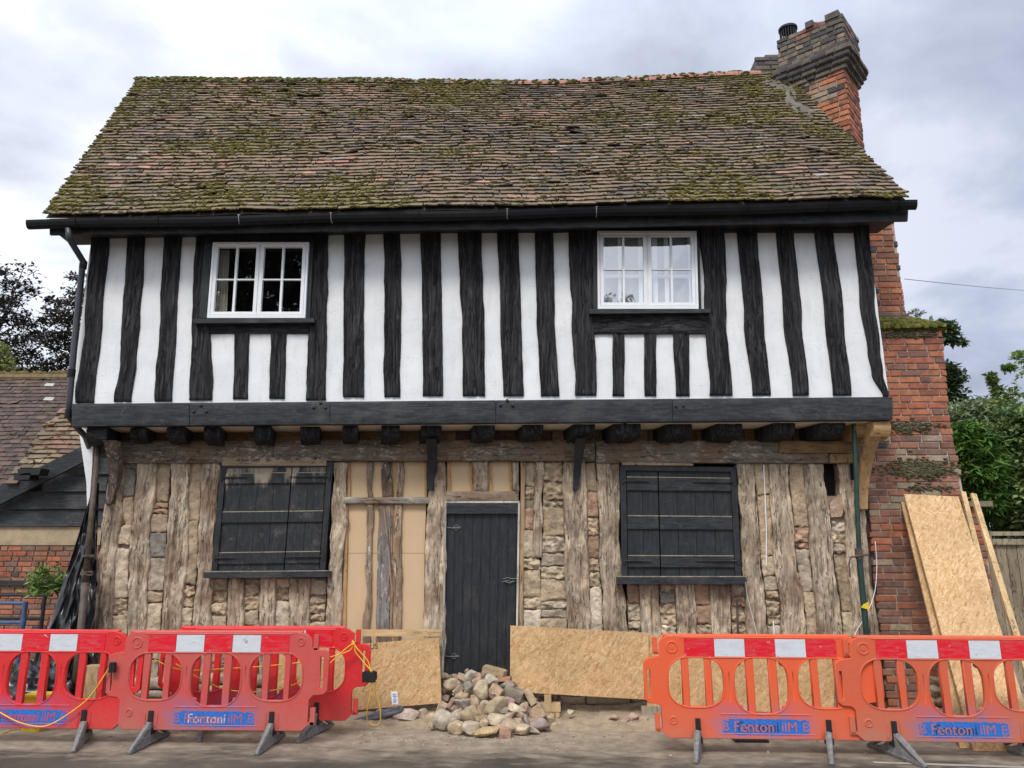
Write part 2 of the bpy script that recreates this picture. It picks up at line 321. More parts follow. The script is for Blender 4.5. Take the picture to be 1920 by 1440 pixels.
# ================================================================ THE HOUSE
YW, YU = 8.5, 8.12            # ground-floor wall face, jettied upper wall face
H = empty('timber_framed_house', 'jettied old house with black oak studs, white plaster panels and a mossy tiled roof', 'house', (0, YW, 0))
SD = ray(760, -569).normalized(); DH = Vector((SD.x, SD.y, 0)).normalized()
def quad_px(mb, pts, Y, thick, col=(1, 1, 1)):
    P = [at(x, y, Y) for x, y in pts]; mb.face_slab(list(reversed(P)), Vector((0, thick, 0)), col)
def rowpts(pts, py):
    for (a, b) in zip(pts, pts[1:]):
        if py <= b[0] or b is pts[-1]:
            t = (py - a[0]) / (b[0] - a[0]); t2 = t * t * (3 - 2 * t) if 0 < t < 1 else t
            return lerp(a[1], b[1], t2), lerp(a[2], b[2], t2)
def stud(name, pts, Y, mat, col, thick=.12, amp=.008, wob=1.5, edge=.012, parent=None, y0=None, y1=None, cvr=.14, lean=0.0, fr=(16, 16, 3.2)):
    y0 = pts[0][0] if y0 is None else y0; y1 = pts[-1][0] if y1 is None else y1; o = rnd(0, 99)
    def P(u, v):
        py = lerp(y0, y1, v); a, b = rowpts(pts, py)
        a += wob * (noise.noise(Vector((py * .022, o, 0))) * 1.6 + .5 * noise.noise(Vector((py * .09, o, 3))))
        b += wob * (noise.noise(Vector((py * .022, o, 7))) * 1.6 + .5 * noise.noise(Vector((py * .09, o, 5))))
        return at(lerp(a, b, u), py, Y - lean * (1 - v))
    w_ = (pts[0][2] - pts[0][1]); mb = MB(); ck = []
    if 18 < w_ < 70:
        for _ in range(random.choice((1, 2, 2, 3))):
            v0 = rnd(-.1, .7); ck.append((rnd(.2, .8), v0, v0 + rnd(.2, .75), rnd(0, 90), (rnd(.009, .016) if mat in (M['bwood'], M['bwoodh']) else rnd(.016, .034)), rnd(.022, .04)))
    mb.panel(lambda u, v: P(u, v), Vector((0, thick, 0)), max(5, int(w_ / 1.15)) if w_ > 18 and w_ < 70 else max(5, int(w_ / 2.6)), max(6, int((y1 - y0) / 3.2)), col, amp, fr, edge, cvr, cracks=ck)
    return mb.build(name, mat, parent or H, smooth=True)

# ---- backing, sides and rear so that the house is a closed body
mb = MB()
mb.face_slab([at(1600, 866, 8.66), at(205, 866, 8.66), Vector((at(205, 866, 8.66).x, 8.66, 0)), Vector((at(1600, 866, 8.66).x, 8.66, 0))][::1], Vector((0, .12, 0)), (.02, .017, .014))
mb.build('wall_lining', M['dark'], H)
XL, XR = at(150, 600, 8.2).x, at(1648, 600, 8.2).x
ZE = 5.25
EL, ER = at(84, 404, 7.66), at(1703, 372, 7.62)
def fit(E, tx, ty):
    best = min((abs(complex(*proj(E + SD * (k * .01))) - complex(tx, ty)), k) for k in range(100, 600)); return best[1] * .01
tL, tR = fit(EL, 262, 155), fit(ER, 1455, 150)
RL, RR = EL + SD * tL, ER + SD * tR
print('roof', tL, tR, RL, RR)
def roofp(s, t):
    a = EL.lerp(ER, s); b = RL.lerp(RR, s); p = a.lerp(b, t)
    sag = .13 * math.exp(-((s - .66) / .22) ** 2) * t * t + .05 * math.exp(-((s - .3) / .2) ** 2) * t
    return p + Vector((0, 0, -sag + .022 * nz(p, .8) + .010 * nz(p, 2.4, 3)))
back_off = DH * (2 * (RL - EL).y / DH.y)
BL_, BR_ = Vector((EL.x, 0, EL.z)) + Vector((0, EL.y, 0)) + back_off, ER + back_off
for nm, X, E, Rr in (('gable_wall', XL, EL, RL), ('gable_wall', XR, ER, RR)):
    mb = MB(); f = Vector((X, 8.22, 3.1)); b = f + DH * (back_off.length - 1.1); top = f + DH * ((back_off.length - 1.1) / 2)
    ap = Vector((top.x, top.y, Rr.z - .15))
    mb.face_slab([f, b, b + Vector((0, 0, 2.15)), ap, f + Vector((0, 0, 2.15))], Vector((.1 if X < 0 else -.1, 0, 0)), (.7, .7, .68)); mb.build(nm, M['plaster'], H)
    mb = MB(); f = Vector((X + (.42 if X < 0 else -.3), 8.62, 0)); b = f + DH * (back_off.length - 1.6)
    mb.face_slab([f, b, b + Vector((0, 0, 3.1)), f + Vector((0, 0, 3.1))], Vector((.1 if X < 0 else -.1, 0, 0)), (.30, .25, .19)); mb.build('side_wall', M['old'], H)
mb = MB(); a = Vector((XL + .9, 8.22, 0)) + DH * (back_off.length - 1.1); b = Vector((XR, 8.22, 0)) + DH * (back_off.length - 1.1)
mb.face_slab([a, b, b + Vector((0, 0, 5.3)), a + Vector((0, 0, 5.3))], Vector((0, -.1, 0)), (.6, .6, .58)); mb.build('rear_wall', M['plaster'], H)

# ---- roof: every tile modelled, in courses
def tile_col(s, t, p):
    k = noise.noise(Vector((s * 9, t * 5, 1))) + .5 * noise.noise(Vector((s * 25, t * 12, 5)))
    r = random.random() * .75 + .1 + k * .45 - s * .16
    if r > .93: c = (.37, .205, .145)
    elif r > .80: c = (.28, .17, .12)
    elif r > .40: c = (.225, .156, .108)
    elif r > .18: c = (.175, .13, .092)
    else: c = (.135, .11, .092)
    if random.random() < .02: c = (.30, .26, .22)
    if random.random() < .012: c = (.42, .24, .17)
    m = rnd(.85, 1.15); c = tuple(x * m for x in c); f = max(0, min(.7, mossy(s, t) * .55 + rnd(-.1, .35))); return tuple(lerp(a_, b_, f) for a_, b_ in zip(c, (.175, .155, .070)))
def mossy(s, t):
    return (noise.noise(Vector((s * 7, t * 6, 11))) + .6 * noise.noise(Vector((s * 22, t * 18, 4))) + .5 * math.exp(-s / .07) + .55 * math.exp(-(1 - t) / .07)
            + .35 * math.exp(-(1 - s) / .12) + .35 * math.exp(-t / .05) + .24 - .20 * s)
def moss_blob(mb, p, n, su, tu, a, b, h, col):
    vs, fs = [], []; K = 7; o = rnd(0, 6)
    for k in range(K):
        th = 2 * math.pi * k / K + o; rr = rnd(.7, 1.2); vs.append(p + su * (a * rr * math.cos(th)) + tu * (b * rr * math.sin(th)) - n * .004)
    for k in range(K):
        th = 2 * math.pi * k / K + o; rr = rnd(.45, .75); vs.append(p + su * (a * rr * math.cos(th)) + tu * (b * rr * math.sin(th)) + n * h * rnd(.7, 1.1))
    vs.append(p + n * h * 1.15)
    for k in range(K):
        j = (k + 1) % K; fs += [(k, j, K + j, K + k), (K + k, K + j, 2 * K)]
    m = rnd(.75, 1.25); mb.add(vs, fs, tuple(x * m for x in col))
def tile_roof(S, rows, cols, colf, mossf=None, keep=None, nmoss=1.0, th=.016, mossmat=None):
    mt, mm = MB(), MB()
    for j in range(rows):
        t0 = j / rows; rowjit = rnd(-.15, .15) / rows * .4
        for i in range(-1, cols + 1):
            s0 = (i + (.5 if j % 2 else 0) + rnd(-.05, .05)) / cols; s1 = s0 + .985 / cols
            if s1 < .002 or s0 > .998: continue
            s0 = max(s0, rnd(-.003, .001)); s1 = min(s1, rnd(.999, 1.004))
            sm = (s0 + s1) / 2
            if keep and not keep(S(sm, t0 + .4 / rows)): continue
            tt0 = t0 + rowjit + rnd(-.035, .035) / rows; tt1 = min(t0 + 1.7 / rows, 1.01)
            A, B, C_, D = S(s0, tt0), S(s1, tt0), S(s1, tt1), S(s0, tt1)
            n = (B - A).cross(D - A).normalized(); lf = th * rnd(.9, 1.5); tw = rnd(-.006, .006)
            if random.random() < .03: lf += .015; tw *= 2.5
            A2, B2 = A + n * (lf + th + tw), B + n * (lf + th - tw); D2, C2 = D + n * th * .3, C_ + n * th * .3
            if random.random() < .04: A2 += (D2 - A2) * rnd(.05, .15)
            c = colf(sm, t0, A); e = tuple(x * .5 for x in c)  # darker edge colour: dirt, plus painted-in shade between the courses
            cs = [c, c, c, c]
            mt.add([A2, B2, C2, D2], [(0, 1, 2, 3)], cs)
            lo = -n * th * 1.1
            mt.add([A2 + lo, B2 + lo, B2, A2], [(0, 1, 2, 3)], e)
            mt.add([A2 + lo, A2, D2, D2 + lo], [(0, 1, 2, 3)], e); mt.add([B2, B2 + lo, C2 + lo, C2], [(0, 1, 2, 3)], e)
            if mossf:
                md = mossf(sm, t0)
                su = (B - A).normalized(); tu = (D - A).normalized(); L = (B - A).length
                k = 0
                while k < 11 and random.random() < min(.95, max(.5, .58 + md * .5)) * nmoss:
                    u = rnd(0, 1); onedge = random.random() < .72
                    q = A2.lerp(B2, u) + (tu * rnd(-.01, .012) - n * rnd(0, .01) if onedge else tu * rnd(.01, .09) + n * .001)
                    g_ = random.random(); col = lerp(Vector((.105, .090, .036)), Vector((.24, .205, .050)), min(1, max(0, .1 + md * .4 + g_ * .5 - .2)))
                    if g_ > .6 and md < .5: col = Vector((.15, .122, .08)) * rnd(.6, 1.2)
                    moss_blob(mm, q, n, su, tu, rnd(.010, .042), rnd(.005, .014), rnd(.005, .014), tuple(col)); k += 1
    return mt, mm
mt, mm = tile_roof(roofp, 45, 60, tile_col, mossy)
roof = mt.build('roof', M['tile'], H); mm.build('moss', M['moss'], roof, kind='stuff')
mb = MB()
NG = 40
for k in range(NG):      # under-surface and plain rear slope
    for (f0, f1) in ((lambda s: roofp(s, 0) + Vector((0, .02, -.03)), lambda s: roofp(s, 1) + Vector((0, 0, -.05))), (lambda s: roofp(s, 1), lambda s: roofp(s, 0) + back_off)):
        a, b, c, d = f0(k / NG), f0((k + 1) / NG), f1((k + 1) / NG), f1(k / NG)
        mb.add([a, b, c, d], [(0, 1, 2, 3)], (.11, .085, .07))
mb.build('rear_slope', M['tile'], roof)
mb = MB(); mo = MB()
for k in range(30):      # ridge tiles
    s0, s1 = k / 30, (k + .97) / 30
    if s0 > .965: break
    a, b = roofp(s0, 1) + Vector((0, .02, -.05)), roofp(min(s1, 1), 1) + Vector((0, .02, -.05)); pk = noise.noise(Vector((k * .7, 1, 1))) + (s0 - .55) * 1.2
    c = (.40, .20, .15) if pk > -.1 and random.random() < .8 else (.20, .16, .12); r = .105 + rnd(-.004, .006)
    vs, fs = [], []; d = (b - a)
    for p_, rr in ((a, r * 1.04), (b, r)):
        for q in range(9):
            th = math.pi * q / 8; vs.append(p_ + Vector((0, -math.cos(th) * rr, math.sin(th) * rr)))
    fs = [(q, 9 + q, 10 + q, q + 1) for q in range(8)] + [tuple(range(9)), tuple(reversed(range(9, 18)))]
    mb.add(vs, fs, c)
    for _ in range(int(26 * (1.15 - max(0, pk)) * (1.2 - s0 * .8))):
        th = rnd(.1, 1.7); p_ = a.lerp(b, rnd(0, 1)); n = Vector((0, -math.cos(th), math.sin(th))); q = p_ + n * r
        gg = random.random(); moss_blob(mo, q, n, Vector((1, 0, 0)), Vector((0, n.z, -n.y)), rnd(.02, .06), rnd(.015, .035), rnd(.008, .022), tuple(lerp(Vector((.055, .055, .025)), Vector((.16, .15, .035)), gg)))
mb.build('ridge_tiles', M['tile'], roof, smooth=False); mo.build('ridge_moss', M['moss'], roof, kind='stuff')

# ---- eaves: fascia, soffit, gutter, brackets, downpipe
mb = MB(); quad_px(mb, [(93, 410), (1704, 378), (1702, 414), (1000, 428), (93, 440)], 7.80, .03)
mb.build('fascia', M['bpaint'], H)
mb = MB(); a, b = at(93, 432, 7.83), at(1700, 407, 7.83); a.z += .03; b.z += .03
mb.hexa([a, b, b + Vector((-.1, .5, 0)), a + Vector((-.06, .5, 0)), a + Vector((0, 0, .03)), b + Vector((0, 0, .03)), b + Vector((-.1, .5, .03)), a + Vector((-.06, .5, .03))], (1, 1, 1))
mb.build('soffit', M['bpaint'], H)
mb = MB(); prof = [(-.058, .03), (-.055, .0), (-.042, -.035), (-.02, -.054), (0, -.058), (.02, -.054), (.042, -.035), (.055, 0), (.058, .03), (.052, .03), (.04, -.02), (0, -.045), (-.04, -.02), (-.052, .03)]
ga, gb = at(54, 421, 7.72), at(1716, 384, 7.70); NS = 24
for k in range(NS):
    rings = [[ga.lerp(gb, q / NS) + Vector((0, y, z + .008 * math.sin(q * .9))) for y, z in prof] for q in (k, k + 1)]
    n = len(prof); mb.add(rings[0] + rings[1], [(i, (i + 1) % n, n + (i + 1) % n, n + i) for i in range(n)], (1, 1, 1))
for e in (ga, gb): mb.add([e + Vector((0, y, z)) for y, z in prof[:9]], [tuple(range(9))], (1, 1, 1))
gut = mb.build('gutter', M['gloss'], H)
for px in (150, 310, 465, 640, 805, 970, 1135, 1270, 1412, 1560, 1685):
    t = (px - 54) / 1662; c = ga.lerp(gb, t); mb = MB()
    mb.tube([c + Vector((0, y * 1.09, z * 1.09 + .004)) for y, z in prof[:9]], .006, n=5); mb.box(c + Vector((0, -.03, .034)), (.03, .06, .006))
    mb.build('gutter_bracket', M['galv'] if px in (465, 640, 970, 1135) else M['gloss'], gut)
mb = MB(); mb.tube([at(128, 428, 7.72), at(130, 448, 7.74), at(157, 492, 8.08), at(154, 505, 8.10), at(140, 640, 8.10), at(130, 752, 8.10), at(129, 780, 8.12), at(141, 797, 8.3), at(160, 818, 8.6), at(168, 840, 8.75)], .034, n=12)
dp = mb.build('downpipe', m_flat('grey_black_pipe', (.045, .048, .052), .4, .5, .2), H, smooth=True)
for y, x in ((497, 156), (700, 134), (776, 129)):
    mb = MB(); a = at(x, y, 8.10); mb.tube([a + Vector((0, 0, .045)), a - Vector((0, 0, .045))], .042, n=12); mb.build('pipe_collar', M['gloss'], dp)

# ---- upper wall: plaster panels and studs
mb = MB()
def PU(u, v):
    xl, xr = lerp(192, 150, v), lerp(1625, 1667, v) ; yt = lerp(428, 415, u); yb = lerp(757, 746, u)
    return at(lerp(xl, xr, u), lerp(yt, yb, v), YU + .030)
mb.panel(PU, Vector((0, .1, 0)), 240, 56, (1, 1, 1), .007, (5, 5, 3), 0, 0)
def inwin(f):
    x, y = proj(sum((Vector(mb.v[i]) for i in f), Vector()) / len(f)); return (394 < x < 578 and 460 < y < 590) or (1124 < x < 1304 and 439 < y < 574)
mb.f = [f for f in mb.f if len(f) != 4 or not inwin(f)]
mb.build('plaster_infill', M['plaster'], H, smooth=True)
BK = (.024, .024, .026)
US = [
 [(436, 170, 203), (600, 158, 190), (755, 139, 174)], [(436, 238, 270), (520, 233, 267), (592, 227, 261), (680, 224, 254), (753, 212, 244)],
 [(434, 306, 339), (592, 299, 330), (752, 288, 321)],
 [(430, 645, 684), (600, 643, 681), (744, 643, 682)], [(428, 718, 749), (500, 720, 752), (640, 720, 751), (690, 718, 749), (744, 720, 750)],
 [(426, 788, 826), (560, 791, 828), (742, 792, 830)], [(425, 858, 902), (540, 862, 905), (600, 866, 908), (742, 867, 909)],
 [(424, 932, 972), (600, 938, 977), (742, 944, 981)], [(423, 1003, 1038), (600, 1006, 1040), (680, 1011, 1045), (742, 1014, 1049)],
 [(422, 1383, 1420), (600, 1396, 1433), (741, 1412, 1446)], [(421, 1456, 1489), (600, 1470, 1504), (741, 1488, 1518)],
 [(420, 1528, 1564), (600, 1548, 1583), (741, 1563, 1598)], [(418, 1602, 1631), (560, 1613, 1641), (660, 1628, 1652), (700, 1637, 1657), (744, 1657, 1667)]]
for p in US: stud('stud', p, YU, M['bwood'], BK, wob=.8, amp=.010, fr=(22, 22, 6))
# window posts
stud('window_post', [(430, 366, 400), (560, 361, 393), (750, 354, 397)], YU - .004, M['bwood'], BK)
stud('window_post', [(430, 584, 615), (600, 578, 612), (750, 572, 610)], YU - .004, M['bwood'], BK)
stud('window_post', [(422, 1065, 1117), (600, 1072, 1114), (741, 1079, 1120)], YU - .004, M['bwood'], BK)
stud('window_post', [(420, 1310, 1359), (520, 1321, 1362), (600, 1322, 1363), (741, 1333, 1374)], YU - .004, M['bwood'], BK)
stud('rail', [(598, 374, 580), (625, 372, 579)], YU + .004, M['bwoodh'], BK, edge=.006)
stud('rail', [(586, 1112, 1324), (625, 1114, 1326)], YU - .014, M['bwoodh'], BK, edge=.012)
for p in ([(622, 439, 467), (748, 436, 463)], [(622, 507, 536), (747, 504, 533)], [(622, 1149, 1171), (742, 1149, 1171)], [(622, 1208, 1231), (742, 1209, 1231)], [(622, 1262, 1293), (742, 1268, 1293)]):
    stud('short_stud', p, YU + .004, M['bwood'], BK, wob=.9)
stud('wall_plate', [(425, 200, 1606), (436, 200, 1606)], YU + .012, M['bpaint'], BK, wob=.5)

# ---- casement windows
def window(c4, Y, sill, curtain=None, pale=False):
    (TL, TR, BL, BR) = c4
    def W(u, v): return (lerp(lerp(TL[0], TR[0], u), lerp(BL[0], BR[0], u), v), lerp(lerp(TL[1], TR[1], u), lerp(BL[1], BR[1], u), v))
    def rect(mb, u0, u1, v0, v1, y, th): quad_px(mb, [W(u0, v0), W(u1, v0), W(u1, v1), W(u0, v1)], y, th)
    mb = MB()
    rect(mb, 0, 1, 0, .030, Y - .012, .07); rect(mb, 0, 1, .955, 1, Y - .016, .07); rect(mb, 0, .022, .030, .955, Y - .010, .07); rect(mb, .978, 1, .030, .955, Y - .010, .07)
    for a, b in ((.026, .494), (.506, .974)):
        rect(mb, a, b, .034, .066, Y, .045); rect(mb, a, b, .918, .951, Y, .045); rect(mb, a, a + .034, .066, .918, Y, .045); rect(mb, b - .034, b, .066, .918, Y, .045)
        m_ = (a + b) / 2; rect(mb, m_ - .011, m_ + .011, .066, .918, Y + .006, .03); rect(mb, a + .034, m_ - .011, .484, .502, Y + .006, .03); rect(mb, m_ + .011, b - .034, .484, .502, Y + .006, .03)
    rect(mb, .494, .506, .03, .955, Y + .012, .03)
    fr = mb.build('window', M['white'], H)
    gm = MB()
    for a, b in ((.06, .46), (.54, .94)):
        m_ = (a + b) / 2
        for u0, u1 in ((a, m_ - .011), (m_ + .011, b)):
            for v0, v1 in ((.066, .484), (.502, .918)):
                P = [at(*W(u, v), Y + .022) for u, v in ((u0, v1), (u1, v1), (u1, v0), (u0, v0))]; jx, jy = rnd(-.003, .003), rnd(-.003, .003)
                P[0].y += jx; P[1].y += jy; P[2].y -= jx; gm.add(P, [(0, 1, 2, 3)], (1, 1, 1))
    gm.build('pane', M['glass'], fr)
    sm = MB(); quad_px(sm, sill, YU - .085, .10); sm.build('sill', M['bpaint'], fr)
    bx = MB()                                   # room behind: dark reveal box
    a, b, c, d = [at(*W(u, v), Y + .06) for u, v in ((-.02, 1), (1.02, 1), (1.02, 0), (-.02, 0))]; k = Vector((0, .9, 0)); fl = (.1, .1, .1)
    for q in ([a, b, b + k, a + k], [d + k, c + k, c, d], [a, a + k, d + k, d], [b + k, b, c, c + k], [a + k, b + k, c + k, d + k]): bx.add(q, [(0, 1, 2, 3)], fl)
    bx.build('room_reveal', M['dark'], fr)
    if curtain:
        cm = MB(); n = 14; u0, u1 = curtain
        for i in range(n):
            ua, ub = lerp(u0, u1, i / n), lerp(u0, u1, (i + 1) / n); ya, yb = Y + .12 + .025 * math.sin(i * 2.1), Y + .12 + .025 * math.sin((i + 1) * 2.1)
            cm.add([at(*W(ua + .0, .98), ya), at(*W(ub, .98), yb), at(*W(lerp(u0 + .03, u1 - .02, (i + 1) / n), .1), yb), at(*W(lerp(u0 + .03, u1 - .02, i / n), .1), ya)], [(0, 1, 2, 3)], (.68, .64, .56))
        cm.build('curtain', M['curtain'], fr, smooth=True)
    if pale:
        pm = MB(); rect(pm, .03, .97, .03, .97, Y + .16, .01); pm.build('blind', M['pale'], fr)
        q = MB()
        for u0, u1 in ((.03, .075), (.205, .235), (.41, .45), (.55, .60), (.67, .71), (.91, .965)): rect(q, u0, u1, .06, .95, Y + .10, .03)
        rect(q, .03, .97, .56, .60, Y + .095, .03); q.build('inner_sash', M['curtain'], fr)
    return fr
def casing(c4, o, Y):
    (TL, TR, BL, BR) = c4; mb = MB()
    quad_px(mb, [(TL[0] - o, TL[1] - 12), (TL[0] - 1, TL[1] - 12), (BL[0] - 1, BL[1]), (BL[0] - o, BL[1])], Y, .09); quad_px(mb, [(TR[0] + 1, TR[1] - 12), (TR[0] + o * .6, TR[1] - 12), (BR[0] + o * .6, BR[1]), (BR[0] + 1, BR[1])], Y, .09)
    quad_px(mb, [(TL[0] - 1, TL[1] - 14), (TR[0] + 1, TR[1] - 14), (TR[0] + 1, TR[1] - 1), (TL[0] - 1, TL[1] - 1)], Y + .004, .09)
    return mb.build('window_casing', M['bpaintv'], H)
cL = ((399, 454), (579, 454), (388, 596), (572, 596)); cR = ((1120, 433), (1306, 433), (1121, 579), (1310, 579))
casing(cL, 15, YU - .03); window(cL, YU - .055, [(363, 597), (589, 596), (589, 604), (362, 606)], (.02, .2))
casing(cR, 8, YU - .03); window(cR, YU - .055, [(1105, 579), (1331, 579), (1332, 586), (1105, 588)], None, True)

# ---- jetty beam in five lengths, bolts, joists, soffit
def topy(x): return lerp(757, 744, (x - 135) / 1540)
def boty(x): return lerp(799, 787, (x - 135) / 1540)
bolts = {0: [], 1: [(376, 760), (363, 771), (387, 771), (601, 755), (588, 764), (610, 764)], 2: [], 3: [(951, 751), (938, 760), (961, 760)], 4: [(1281, 760), (1258, 0)]}
for k, (a, b) in enumerate(((134, 354), (355, 618), (619, 929), (930, 1261), (1262, 1674))):
    mb = MB(); Y = 8.02 + (.006 if k % 2 else 0)
    mb.panel(lambda u, v: at(lerp(a, b, u), lerp(topy(lerp(a, b, u)), boty(lerp(a, b, u)), v), Y), Vector((0, .11, 0)), max(20, (b - a) // 6), 10, (.03, .03, .03), .004, (2, 9, 12), .005, 0)
    bm = mb.build('jetty_beam', M['bpaint'], H, smooth=True)
    for bx_, by_ in bolts[k]:
        if not by_: continue
        q = MB(); c = at(bx_, by_, Y - .008); q.tube([c + Vector((0, .01, 0)), c - Vector((0, .006, 0)), c - Vector((0, .012, 0))], [.017, .017, .008], n=10); q.build('bolt', M['bpaint'], bm, smooth=True)
    if k == 4:
        q = MB(); c = at(1267, 761, Y - .008); q.tube([c + Vector((0, .01, 0)), c - Vector((0, .006, 0)), c - Vector((0, .012, 0))], [.015, .015, .008], n=10); q.build('bolt', M['bpaint'], bm, smooth=True)
ZJ0, ZJ1 = 2.855, 3.012
def extr(mb, xa, xb, prof, col, Y0, skew=True, rough=.0, nx=5):
    k = DH.x / DH.y if skew else 0; n = len(prof); cols = []; vs = []
    for i in range(nx + 1):
        t = i / nx
        for (y, z) in prof:
            x = lerp(xa, xb, t) + k * y; p = Vector((x, Y0 + y, z)); r = rough
            p += Vector((0 if i in (0, nx) else 0, noise.noise(p * 14) * r, noise.noise(p * 14 + Vector((5, 5, 5))) * r)); vs.append(p)
    fs = [(i * n + q, (i + 1) * n + q, (i + 1) * n + (q + 1) % n, i * n + (q + 1) % n) for i in range(nx) for q in range(n)]
    fs += [tuple(range(n)), tuple(reversed(range(nx * n, nx * n + n)))]; mb.add(vs, fs, col)
JP = [(0, ZJ1 - .002), (-.008, ZJ1 - .035), (0, ZJ1 - .065), (.018, ZJ1 - .095), (.045, ZJ1 - .122), (.085, ZJ0 + .018), (.13, ZJ0 + .005), (.19, ZJ0), (.3, ZJ0 + .004), (.55, ZJ0), (.55, ZJ1 - .002)]
JX = [(245, 274), (314, 347), (383, 413), (477, 509), (563, 599), (643, 671), (715, 749), (790, 828), (888, 928), (980, 1018), (1074, 1114), (1149, 1199), (1249, 1297), (1345, 1392), (1448, 1488), (1536, 1583)]
for xa, xb in JX:
    mb = MB(); dz = rnd(-.022, .015); w0 = rnd(-.01, .04)
    extr(mb, at(xa, 805, 8.16).x, at(xb, 805, 8.16).x, [(y - w0, z + (dz if z < ZJ1 - .03 else 0)) for y, z in JP], BK, 8.16, rough=.020, nx=7); jo = mb.build('joist', M['bwood'], H, smooth=True); jo.data.set_sharp_from_angle(angle=R(50))
mb = MB(); extr(mb, at(162, 815, 8.10).x, at(200, 815, 8.10).x, [(y, z - .04 if z < ZJ1 - .03 else z) for y, z in JP], BK, 8.10, rough=.012); mb.build('corner_joist', M['bwoodh'], H)
mb = MB(); OAK = (.42, .27, .12)
extr(mb, at(1640, 812, 8.06).x, at(1672, 812, 8.06).x, [(y * .8 - .0, z - .03 if z < ZJ1 - .03 else z) for y, z in JP], OAK, 8.07, rough=.004); extr(mb, at(1597, 812, 8.3).x, at(1642, 812, 8.2).x, [(y, z - .02 if z < ZJ1 - .03 else z) for y, z in JP], (.36, .22, .10), 8.20, rough=.004)
mb.build('oak_joist_end', M['freshh'], H)
mb = MB(); a, b = at(150, 790, 8.05), at(1670, 780, 8.05)
mb.hexa([Vector((a.x, 8.12, ZJ1)), Vector((b.x, 8.12, ZJ1)), Vector((b.x, 8.66, ZJ1)), Vector((a.x, 8.66, ZJ1)), Vector((a.x, 8.12, ZJ1 + .03)), Vector((b.x, 8.12, ZJ1 + .03)), Vector((b.x, 8.66, ZJ1 + .03)), Vector((a.x, 8.66, ZJ1 + .03))], (.80, .74, .62))
mb.build('jetty_soffit', m_generic('soffit_plaster', s=4, var=.2, bump=.3), H)
mb = MB(); xs = [at(x, 820, 8.56).x for x in range(225, 1600, 90)]
for i in range(len(xs) - 1): mb.box(((xs[i] + xs[i + 1]) / 2, 8.57 + rnd(-.01, .01), 2.93), (xs[i + 1] - xs[i] - .01, .03, .16), random.choice([(.16, .085, .04), (.22, .12, .055), (.12, .07, .04), (.28, .19, .10)]))
mb.build('joist_infill', M['freshh'], H)

# ---- ground floor: wall plate, studs, infill
GR = (.50, .395, .275)
stud('wall_plate', [(826, 216, 512), (868, 214, 512)], YW - .045, M['oldh'], (.17, .145, .105), thick=.2, amp=.014, edge=.014)
stud('wall_plate', [(825, 513, 1115), (864, 513, 1115)], YW - .048, M['oldh'], (.18, .15, .11), thick=.2, amp=.014, edge=.014)
stud('wall_plate', [(826, 1116, 1555), (868, 1116, 1555)], YW - .043, M['oldh'], (.20, .17, .125), thick=.2, amp=.014, edge=.014)
stud('patched_plate', [(827, 1462, 1598), (849, 1460, 1598)], YW - .085, M['freshh'], (.24, .145, .065), thick=.04, amp=.003)
stud('patched_plate', [(851, 1556, 1600), (868, 1556, 1600)], YW - .075, M['freshh'], (.30, .19, .09), thick=.05, amp=.003)
YB = 1338
def low(pts): (y1, a1, b1), (y0, a0, b0) = pts[-1], pts[-2]; k = (YB - y1) / (y1 - y0); return pts + [(YB, a1 + (a1 - a0) * k * .6, b1 + (b1 - b0) * k * .6)]
LS = [([(866, 205, 233), (955, 194, 227), (1060, 182, 214), (1186, 170, 209)], 1), ([(866, 256, 293), (1013, 243, 280), (1100, 240, 276), (1188, 237, 270)], 1), ([(866, 320, 354), (1013, 312, 351), (1188, 300, 337)], 1), ([(866, 379, 412), (1013, 372, 402), (1188, 359, 395)], 1),
 ([(866, 626, 653), (955, 622, 649), (1090, 613, 643), (1188, 611, 640)], 1), ([(864, 814, 835), (935, 802, 836), (1050, 796, 836), (1179, 794, 834)], 1), ([(866, 961, 973), (920, 961, 973)], 0), ([(864, 1004, 1019), (1046, 998, 1015)], 0),
 ([(864, 1055, 1097), (1000, 1058, 1101), (1179, 1065, 1107)], 1), ([(864, 1119, 1161), (1000, 1123, 1163), (1179, 1131, 1176)], 1), ([(868, 1383, 1414), (1000, 1390, 1424), (1180, 1400, 1439)], 1), ([(868, 1443, 1478), (1000, 1449, 1490), (1177, 1465, 1511)], 1),
 ([(868, 1507, 1546), (1000, 1518, 1560), (1177, 1533, 1580)], 1), ([(868, 1572, 1593), (1000, 1587, 1608), (1177, 1601, 1622)], 1), ([(900, 1598, 1616), (1050, 1612, 1630), (1177, 1626, 1648)], 1), ([(864, 886, 915), (922, 886, 915)], 0)]
for p, e in LS:
    mm_ = rnd(.88, 1.12); c = tuple(x * mm_ for x in GR); stud('stud', low(p) if e else p, YW, M['old'], c, thick=.13, amp=.022, wob=2.6, edge=.016, fr=(26, 26, 7), cvr=.35)
for p in ([(1082, 428, 458), (1188, 424, 456)], [(1082, 487, 516), (1188, 484, 514)], [(1084, 543, 580), (1188, 540, 578)], [(1094, 1198, 1236), (1180, 1203, 1238)], [(1094, 1265, 1303), (1180, 1270, 1306)], [(1096, 1331, 1369), (1180, 1335, 1372)]):
    stud('short_stud', low(p), YW + .004, M['old'], tint(GR, .9, 1.15), amp=.018, wob=1.8, edge=.012, fr=(26, 26, 8), cvr=.35)
